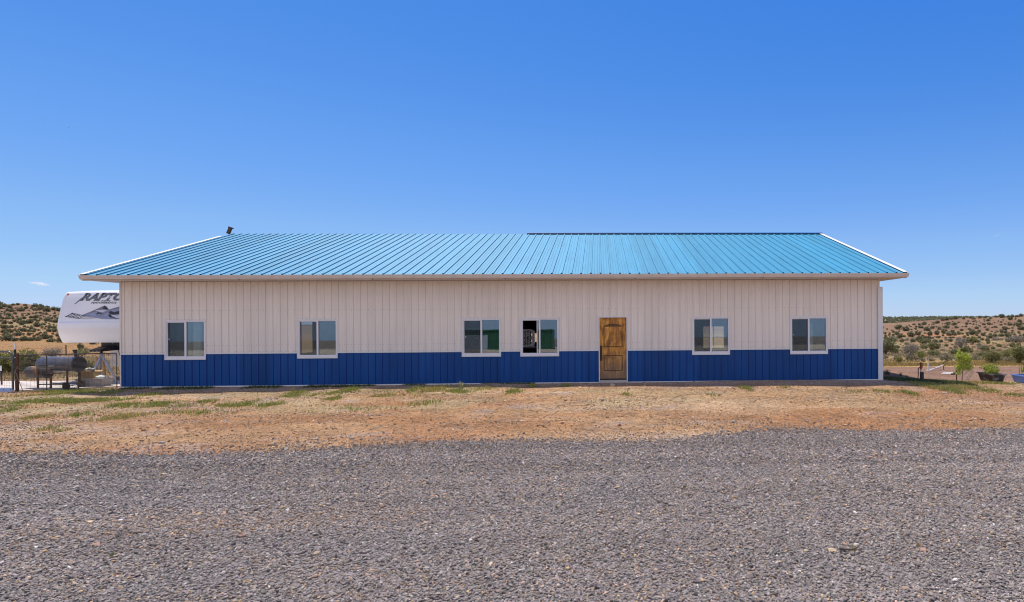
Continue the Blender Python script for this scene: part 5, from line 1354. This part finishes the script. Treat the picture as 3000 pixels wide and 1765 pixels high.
plant('shrub', 'dusty green bush at the very foot of the right hill by the building', 'shrub', 2610, 1005, 46, 18, JUN + GRN, 24, 1000, .045)
plant('shrub', 'faded olive bush on the field over the pipe frame', 'shrub', 2705, 1010, 40, 18, JUN + GRN, 25, 1000, .045)
plant('leafy_shrub', 'leafy yellow green shrub growing in the black tub', 'shrub', 2905, 1098, 62, 34, YEL + LIM, 26, 1300, .04, .6, .7, 10, .012, base=PL1, fname='leaves')
plant('leafy_shrub', 'yellow green plant growing in the blue tub', 'shrub', 3010, 1100, 64, 34, YEL + LIM, 27, 1000, .04, .6, .7, 8, .012, base=PL2 + Vector((.12, 0, 0)), fname='leaves')
# sapling
sp_ = hit(2818, 1117); sd = sp_.y; sp = thing('sapling', 'bright yellow green sapling with slender branches right of the yard', 'tree', sp_)
def sl_(px, py, dy=0): return P(px, py, sd + dy) - sp_
mb = MB(); tips = []
mb.tube([(0, 0, -.1), sl_(2820, 1090), sl_(2818, 1062), sl_(2813, 1030)], [.018, .014, .010, .004], 7)
for (a, b_, dy) in (((2820, 1095), (2800, 1070), .1), ((2820, 1090), (2842, 1050), -.1), ((2819, 1075), (2803, 1040), -.12), ((2819, 1068), (2835, 1032), .15), ((2820, 1085), (2850, 1068), .2), ((2818, 1060), (2806, 1034), .1), ((2819, 1080), (2797, 1085), 0), ((2822, 1100), (2848, 1078), .05)):
    p0, p1 = sl_(*a), sl_(*b_, dy); mb.tube([p0, p0.lerp(p1, .5) + Vector((0, 0, -.01)), p1], [.009, .006, .003], 5); tips.append((p0, p1))
for k in range(5):
    a = Vector((.06 + .03 * k, .05 * (k % 2), -.05)); b_ = sl_(2838 + 5 * k, 1096 - 5 * k, .1 * (k % 3)); mb.tube([a, a.lerp(b_, .5) + Vector((.02, 0, 0)), b_], [.007, .005, .002], 5)
mb.build('trunk', M['twig'], sp, local=True, smooth=60)
c_ = sl_(2817, 1058); kx = sd / F
lob = [(sl_(2812, 1046).x, 0, sl_(2812, 1046).z, 15 * kx, 14 * kx, 16 * kx), (sl_(2833, 1052).x, .05, sl_(2833, 1052).z, 16 * kx, 16 * kx, 18 * kx), (sl_(2812, 1076).x, -.05, sl_(2812, 1076).z, 15 * kx, 15 * kx, 13 * kx), (sl_(2836, 1076).x, 0, sl_(2836, 1076).z, 14 * kx, 14 * kx, 13 * kx), (sl_(2806, 1092).x, 0, sl_(2806, 1092).z, 9 * kx, 9 * kx, 8 * kx), (sl_(2811, 1030).x, 0, sl_(2811, 1030).z, 6 * kx, 6 * kx, 9 * kx)]
v, f, t = leaf_cloud(lob, 2300, .022, LIM, 77, .45, .75); obj('crown', np_mesh('crown', v, f, M['leaf'], t), sp, True)
# fence line post in the left field
g_ = hit(194, 1043); mb = MB(); mb.tube([g_ - Vector((0, 0, .2)), P(193, 1011, g_.y)], .04, 8)
tag(mb.build('field_post', M['bark']), 'lone thin post in the golden field left of the trailer hitch', 'post')

# grass, weeds and field cover -------------------------------------------------
def blades(x, y, h, wd, cols, seed, lean=.5, z=None):
    r_ = np.random.default_rng(seed); N = len(x); z = zg(x, y) if z is None else z
    a = r_.uniform(0, 6.283, N); la = r_.uniform(0, 6.283, N); ll = h * lean * r_.random(N)
    bx, by = np.cos(a) * wd / 2, np.sin(a) * wd / 2
    p0 = np.stack([x - bx, y - by, z - .01], -1); p1 = np.stack([x + bx, y + by, z - .01], -1)
    mx, my = x + np.cos(la) * ll * .4, y + np.sin(la) * ll * .4
    p2 = np.stack([mx + bx * .7, my + by * .7, z + h * .6], -1); p3 = np.stack([x + np.cos(la) * ll, y + np.sin(la) * ll, z + h], -1); p4 = np.stack([mx - bx * .7, my - by * .7, z + h * .6], -1)
    v = np.stack([p0, p1, p2, p4, p3], 1).reshape(-1, 3); o_ = np.arange(N)[:, None] * 5
    f = np.concatenate([o_ + np.array([0, 1, 2]), o_ + np.array([0, 2, 3]), o_ + np.array([3, 2, 4])])
    c = np.array(cols)[r_.integers(0, len(cols), N)] * r_.lognormal(0, .25, N)[:, None]
    return v, f, np.repeat(np.clip(c, .005, .8), 5, 0)
GC = [(.24, .28, .06), (.18, .235, .05), (.30, .30, .09), (.36, .31, .12)]
GY = [(.38, .32, .09), (.29, .28, .08), (.44, .35, .16)]
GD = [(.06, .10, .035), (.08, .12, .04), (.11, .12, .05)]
PATCH = [(75, 1184, 95, 12, 1, 0), (205, 1179, 50, 8, 1, 0), (280, 1175, 48, 8, 1, 0), (354, 1174, 18, 4, .8, 0), (355, 1190, 52, 8, .8, 0), (460, 1187, 52, 6, .8, 0), (598, 1180, 28, 6, .9, 0), (662, 1191, 42, 7, .7, 0), (552, 1188, 18, 5, .6, 0),
    (235, 1217, 32, 7, .7, 0), (355, 1224, 64, 7, .8, 1), (86, 1227, 35, 10, .5, 1), (18, 1206, 26, 6, .6, 0), (140, 1259, 26, 6, .7, 1), (188, 1264, 12, 4, .5, 0), (436, 1159, 36, 6, .7, 0), (195, 1151, 95, 7, .9, 0), (320, 1153, 40, 5, .5, 0), (468, 1220, 16, 4, .5, 0), (583, 1214, 14, 4, .5, 0),
    (722, 1186, 26, 10, .9, 0), (788, 1188, 38, 8, .8, 0), (832, 1168, 24, 11, .7, 0), (868, 1152, 30, 6, .9, 0), (918, 1160, 16, 5, .6, 0), (978, 1171, 24, 6, .8, 0), (975, 1153, 26, 5, .6, 0), (1022, 1146, 28, 7, .9, 0), (1110, 1159, 62, 10, .9, 1), (1200, 1146, 18, 10, .8, 0), (1262, 1145, 40, 12, .9, 1), (1240, 1184, 56, 8, .35, 0), (1350, 1146, 38, 12, .8, 0), (1503, 1149, 24, 7, .8, 0), (1420, 1140, 40, 5, .35, 1), (1560, 1132, 24, 3, .5, 0), (1662, 1130, 22, 3, .6, 0), (1000, 1200, 160, 10, .12, 0), (560, 1205, 160, 14, .15, 0),
    (2182, 1138, 22, 9, .8, 0), (1835, 1157, 15, 4, .5, 0), (2090, 1160, 30, 6, .2, 0), (2770, 1133, 78, 9, 1, 1), (2720, 1130, 30, 8, .9, 0), (2785, 1148, 32, 7, .9, 0), (2872, 1143, 34, 8, .9, 0), (2955, 1156, 42, 7, .7, 0), (2666, 1154, 28, 7, .6, 0), (2600, 1150, 40, 5, .3, 0), (2920, 1124, 60, 4, .5, 0), (2840, 1122, 40, 4, .3, 1),
    (2420, 1141, 40, 4, .4, 0), (2300, 1136, 20, 3, .4, 0), (2500, 1150, 40, 4, .3, 0)]
bx_, by_, bh_, bc_ = [], [], [], []
VV, FF, TT = [], [], []; off = 0
def addb(x, y, h, wd, cols, seed, lean=.6):
    global off
    v, f, t = blades(x, y, h, wd, cols, seed, lean); VV.append(v); FF.append(f + off); TT.append(t); off += len(v)
for i, (cx, cy, wx, wy, den, kind) in enumerate(PATCH):
    g = hit(cx, cy); gx_ = wx * g.y / F; q0, q1 = hit(cx, cy - wy), hit(cx, cy + wy); gyv = abs(q0.y - q1.y) / 2 + .05
    N = int(min(16000, gx_ * gyv * 4 * 1500 * den)); r_ = np.random.default_rng(900 + i)
    tx = np.clip(r_.normal(0, .48, N), -1.3, 1.3); ty = np.clip(r_.normal(0, .48, N), -1.3, 1.3)
    x, y = g.x + tx * gx_, (q0.y + q1.y) / 2 + ty * gyv
    k = (r_.random(N) < smooth01((fbm(x * 1.6, y * 2.6, 44, 3) - .33) * 5)) & (y < 18.0 + (x + 15.78) * .039 + (x > 8.7) * 9)
    x, y = x[k], y[k]
    if len(x): addb(x, y, r_.uniform(.025, .085, len(x)), .013, GY if kind else GC, 1200 + i)
tag(obj('grass', np_mesh('grass', np.concatenate(VV), np.concatenate(FF), M['blade'], np.concatenate(TT))), 'short green and yellow grass patches on the bare dirt', 'grass', kind='stuff')
# dark weeds in the shade along the wall and at the right corner
VV, FF, TT = [], [], []; off = 0
r_ = np.random.default_rng(5)
N = 9000; u = r_.uniform(.3, 13.0, N); ww = -np.abs(r_.normal(.22, .20, N)) - .05
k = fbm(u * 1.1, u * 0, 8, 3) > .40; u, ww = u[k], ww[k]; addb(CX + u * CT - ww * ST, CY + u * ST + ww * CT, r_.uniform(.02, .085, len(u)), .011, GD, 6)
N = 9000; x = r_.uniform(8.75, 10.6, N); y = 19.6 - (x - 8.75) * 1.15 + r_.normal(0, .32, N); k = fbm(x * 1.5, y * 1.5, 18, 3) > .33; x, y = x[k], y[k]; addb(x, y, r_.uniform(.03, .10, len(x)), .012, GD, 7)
tag(obj('weeds', np_mesh('weeds', np.concatenate(VV), np.concatenate(FF), M['blade'], np.concatenate(TT))), 'low dark weeds in the shade at the foot of the building', 'weeds', kind='stuff')
def weed(label, px, py, hpx, cols, seed, n=26, pale=False, group=None):
    p = hit(px, py); h = hpx * p.y / F; r_ = np.random.default_rng(seed); x = p.x + r_.normal(0, h * .22, n); y = p.y + r_.normal(0, h * .2, n)
    v, f, t = blades(x, y, h * r_.uniform(.45, 1.05, n), h * .07, cols, seed, .75); v = v - np.array(p)
    th_ = thing('tall_weed', label, 'weed', p, 0, group)
    me = np_mesh('blades', v, f, M['blade'], t); obj('blades', me, th_, True)
    v, f, t = leaf_cloud([(0, 0, h * .6, h * .22, h * .2, h * .35)], 60, h * .06, cols, seed, .5, .8); obj('leaves', np_mesh('leaves', v, f, M['leaf'], t), th_, True)
weed('tall seedy weed below the second window, at the shade edge', 858, 1148, 12, GC, 1)
weed('upright weed with a pale flower spike below the third window', 1352, 1138, 22, GC + [(.5, .42, .4)], 2)
weed('bright green weed below the gap between the middle windows', 1036, 1138, 11, LIM, 3)
weed('single yellow green weed standing below the half open window', 1560, 1134, 14, LIM, 4)
weed('bushy yellow green weed left of the wooden door', 1662, 1132, 12, LIM, 5)
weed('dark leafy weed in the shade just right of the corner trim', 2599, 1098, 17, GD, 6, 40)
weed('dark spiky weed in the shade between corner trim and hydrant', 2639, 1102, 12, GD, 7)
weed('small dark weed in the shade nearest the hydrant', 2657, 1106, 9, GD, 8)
weed('green weed tuft growing at the wheels of the smoker', 246, 1148, 8, GC, 9)
weed('yellow dry tuft in the gravel at the lower right', 2505, 1738, 20, GY + [(.42, .30, .06)], 10, 60)
weed('green moss like tuft in the gravel at the lower left', 330, 1724, 14, GD + GC, 11, 50)
weed('ochre tuft in the gravel right of the buff rock', 2690, 1603, 14, [(.42, .27, .05), (.34, .22, .06)], 12, 50)

# dry field cover beyond the yards
VV, FF, TT = [], [], []; off = 0
r_ = np.random.default_rng(77)
def field(n, x0, x1, y0, y1, cols, hr, seed, per=9, wd=.03, spread=.16):
    d = 1 / (1 / y0 - (1 / y0 - 1 / y1) * r_.random(n)); u_ = r_.uniform(x0, x1, n); x = u_ * d; y = d
    k = fbm(x / 4, y / 6, seed, 3) > .42; x, y = x[k], y[k]
    s = r_.lognormal(0, .3, len(x)); x = np.repeat(x, per); y = np.repeat(y, per); s = np.repeat(s, per)
    addb(x + r_.normal(0, spread, len(x)) * s, y + r_.normal(0, spread, len(x)) * s, s * r_.uniform(*hr, len(x)), wd, cols, seed, 1.0)
field(2600, .44, .75, 24.6, 30, [(.36, .25, .085), (.30, .23, .09), (.22, .19, .08)], (.03, .09), 201, 8, .014, .12)
field(4200, .43, .75, 28, 190, [(.25, .24, .12), (.30, .23, .10), (.21, .20, .10), (.34, .23, .09), (.27, .24, .18)], (.03, .11), 202, 9, .03, .26)
field(900, -1.15, -.84, 45, 130, [(.28, .165, .065), (.25, .16, .065), (.19, .155, .08)], (.04, .10), 203, 7, .04, .25)
field(1400, -1.15, -.84, 20.6, 40, [(.34, .25, .12), (.26, .23, .10)], (.05, .18), 204, 8, .02, .15)
tag(obj('dry_grass', np_mesh('dry_grass', np.concatenate(VV), np.concatenate(FF), M['blade'], np.concatenate(TT))), 'dry straw coloured grass and sage covering the open fields', 'grass', kind='stuff')
# low sage clumps on the right field
SG = []
for s in range(4):
    v, f, t = leaf_cloud(lobes_for(70 + s, 1, .5, 4), 260, .06, SAGE + GRY[:1], 500 + s, .4, .8); SG.append(np_mesh('sage_clump', v, f, M['leaf'], t))
fill(130, 2584, 3060, lambda x: 1004, lambda x: 1062, .45, 1.3, 'low dusty sage clump on the right hand field', 'sage clumps on the right field', 'sage_clump', SG)

fill(70, 2584, 3060, lambda x: skR(x) + 8, lambda x: 1000, .5, 1.1, 'small dusty scrub clump between the junipers of the right hill', 'scrub clumps on the right hill', 'sage_clump', SG)
fill(60, -40, 190, lambda x: skL(x) + 6, lambda x: 996, .5, 1.1, 'small dusty scrub clump between the junipers of the left hill', 'scrub clumps on the left hill', 'sage_clump', SG)
# ------------------------------------------------------------------ sky things
def bird(px, py, s, label):
    p = P(px, py, 70); th_ = thing('bird', label, 'bird', p, 0, None)
    mb = MB(); mb.lathe((-s * .5, 0, 0), (1, 0, 0), [(0, .01 * s), (s * .2, s * .09), (s * .55, s * .11), (s * .8, s * .07), (s, .01 * s)], 8); mb.build('body', M['bird'], th_, local=True, smooth=50)
    for sg in (-1, 1):
        mb = MB(); mb.add([(s * .15, 0, 0), (-s * .12, 0, 0), (-s * .1, sg * s * .5, s * .22), (s * .1, sg * s * .5, s * .22), (-s * .12, sg * s * .95, s * .1)], [(0, 1, 2, 3), (3, 2, 4)]); mb.build('wing', M['bird'], th_, local=True)
bird(201.8, 374.2, .13, 'dark bird in the upper left sky, the larger of two specks')
bird(213.5, 373.4, .09, 'tiny dark bird in the upper left sky, right of the larger one')
def cloud(px, py, wpx, hpx, tilt, label, dens, seed):
    d = 3000; p = P(px, py, d); k = d / F
    bm = bmesh.new(); bmesh.ops.create_icosphere(bm, subdivisions=4, radius=1)
    for v in bm.verts:
        q = v.co.copy(); t = q.x; f_ = .55 + .9 * float(fbm(q.x * 3 + 5, q.z * 2 + q.y * 2, seed, 4)); taper = max(.15, 1 - .75 * abs(t) ** 1.5)
        v.co = Vector((q.x * wpx / 2 * k * (.8 + .4 * float(fbm(q.z * 3, q.y * 3, seed + 3, 3))), q.y * wpx / 5 * k * f_ * taper, q.z * hpx / 2 * k * f_ * taper - t * math.tan(tilt) * wpx / 2 * k))
    me = bpy.data.meshes.new('cloud'); bm.to_mesh(me); bm.free(); me.shade_smooth()
    m = bpy.data.materials.new('cloud_vapour'); n_, l_ = nodes(m); n_.remove(n_['Principled BSDF']); vv = n_.new('ShaderNodeVolumePrincipled'); vv.inputs['Density'].default_value = dens; vv.inputs['Color'].default_value = (1, 1, 1, 1); vv.inputs['Anisotropy'].default_value = .55; l_.new(vv.outputs[0], n_['Material Output'].inputs['Volume'])
    me.materials.append(m); o = obj('cloud', me); o.location = p; tag(o, label, 'cloud')
cloud(116, 832, 72, 10, R(9), 'small bright wisp of cloud low at left, over the trailer', .03, 3)
cloud(2922, 689, 34, 14, R(-28), 'faint wisp of cloud in the right hand sky', .006, 7)

# ------------------------------------------------------------------ behind the camera: what the window glass mirrors
gc = thing('shipping_container', 'green corrugated shipping container standing behind the viewpoint', 'container', (-8.2, -14, 0), R(3))
gz = float(zg(-8.2, -14)) - .9
mb = MB(); x0, x1, y0, y1, z0, z1 = -5.2, 4.6, -2.4, 0, gz + .1, gz + 2.62
pts = []; k = 0
while x0 + k * .28 < x1 - .2:
    q = x0 + k * .28; pts += [(q, 0), (q + .07, 0), (q + .14, -.036), (q + .21, -.036)]; k += 1
pts.append((x1, 0)); N = len(pts)
mb.add([(a, y1 + b_, z0) for a, b_ in pts] + [(a, y1 + b_, z1) for a, b_ in pts], [(i, i + 1, N + i + 1, N + i) for i in range(N - 1)])
mb.box(x0, x1, y0, y1 - .05, z0, z1); mb.build('walls', M['green'], gc, local=True)
mb = MB(); mb.box(-3.4, -1.1, .0, .03, z0 + .05, z1 - .42); mb.build('roller_door', M['doorgrey'], gc, local=True)
mb = MB(); mb.box(x0 - .02, x1 + .02, y1 - .04, y1 + .05, z1 - .06, z1 + .06); mb.box(x0 - .02, x1 + .02, y1 - .04, y1 + .05, z0 - .1, z0 + .05); mb.build('rails', M['green'], gc, local=True)
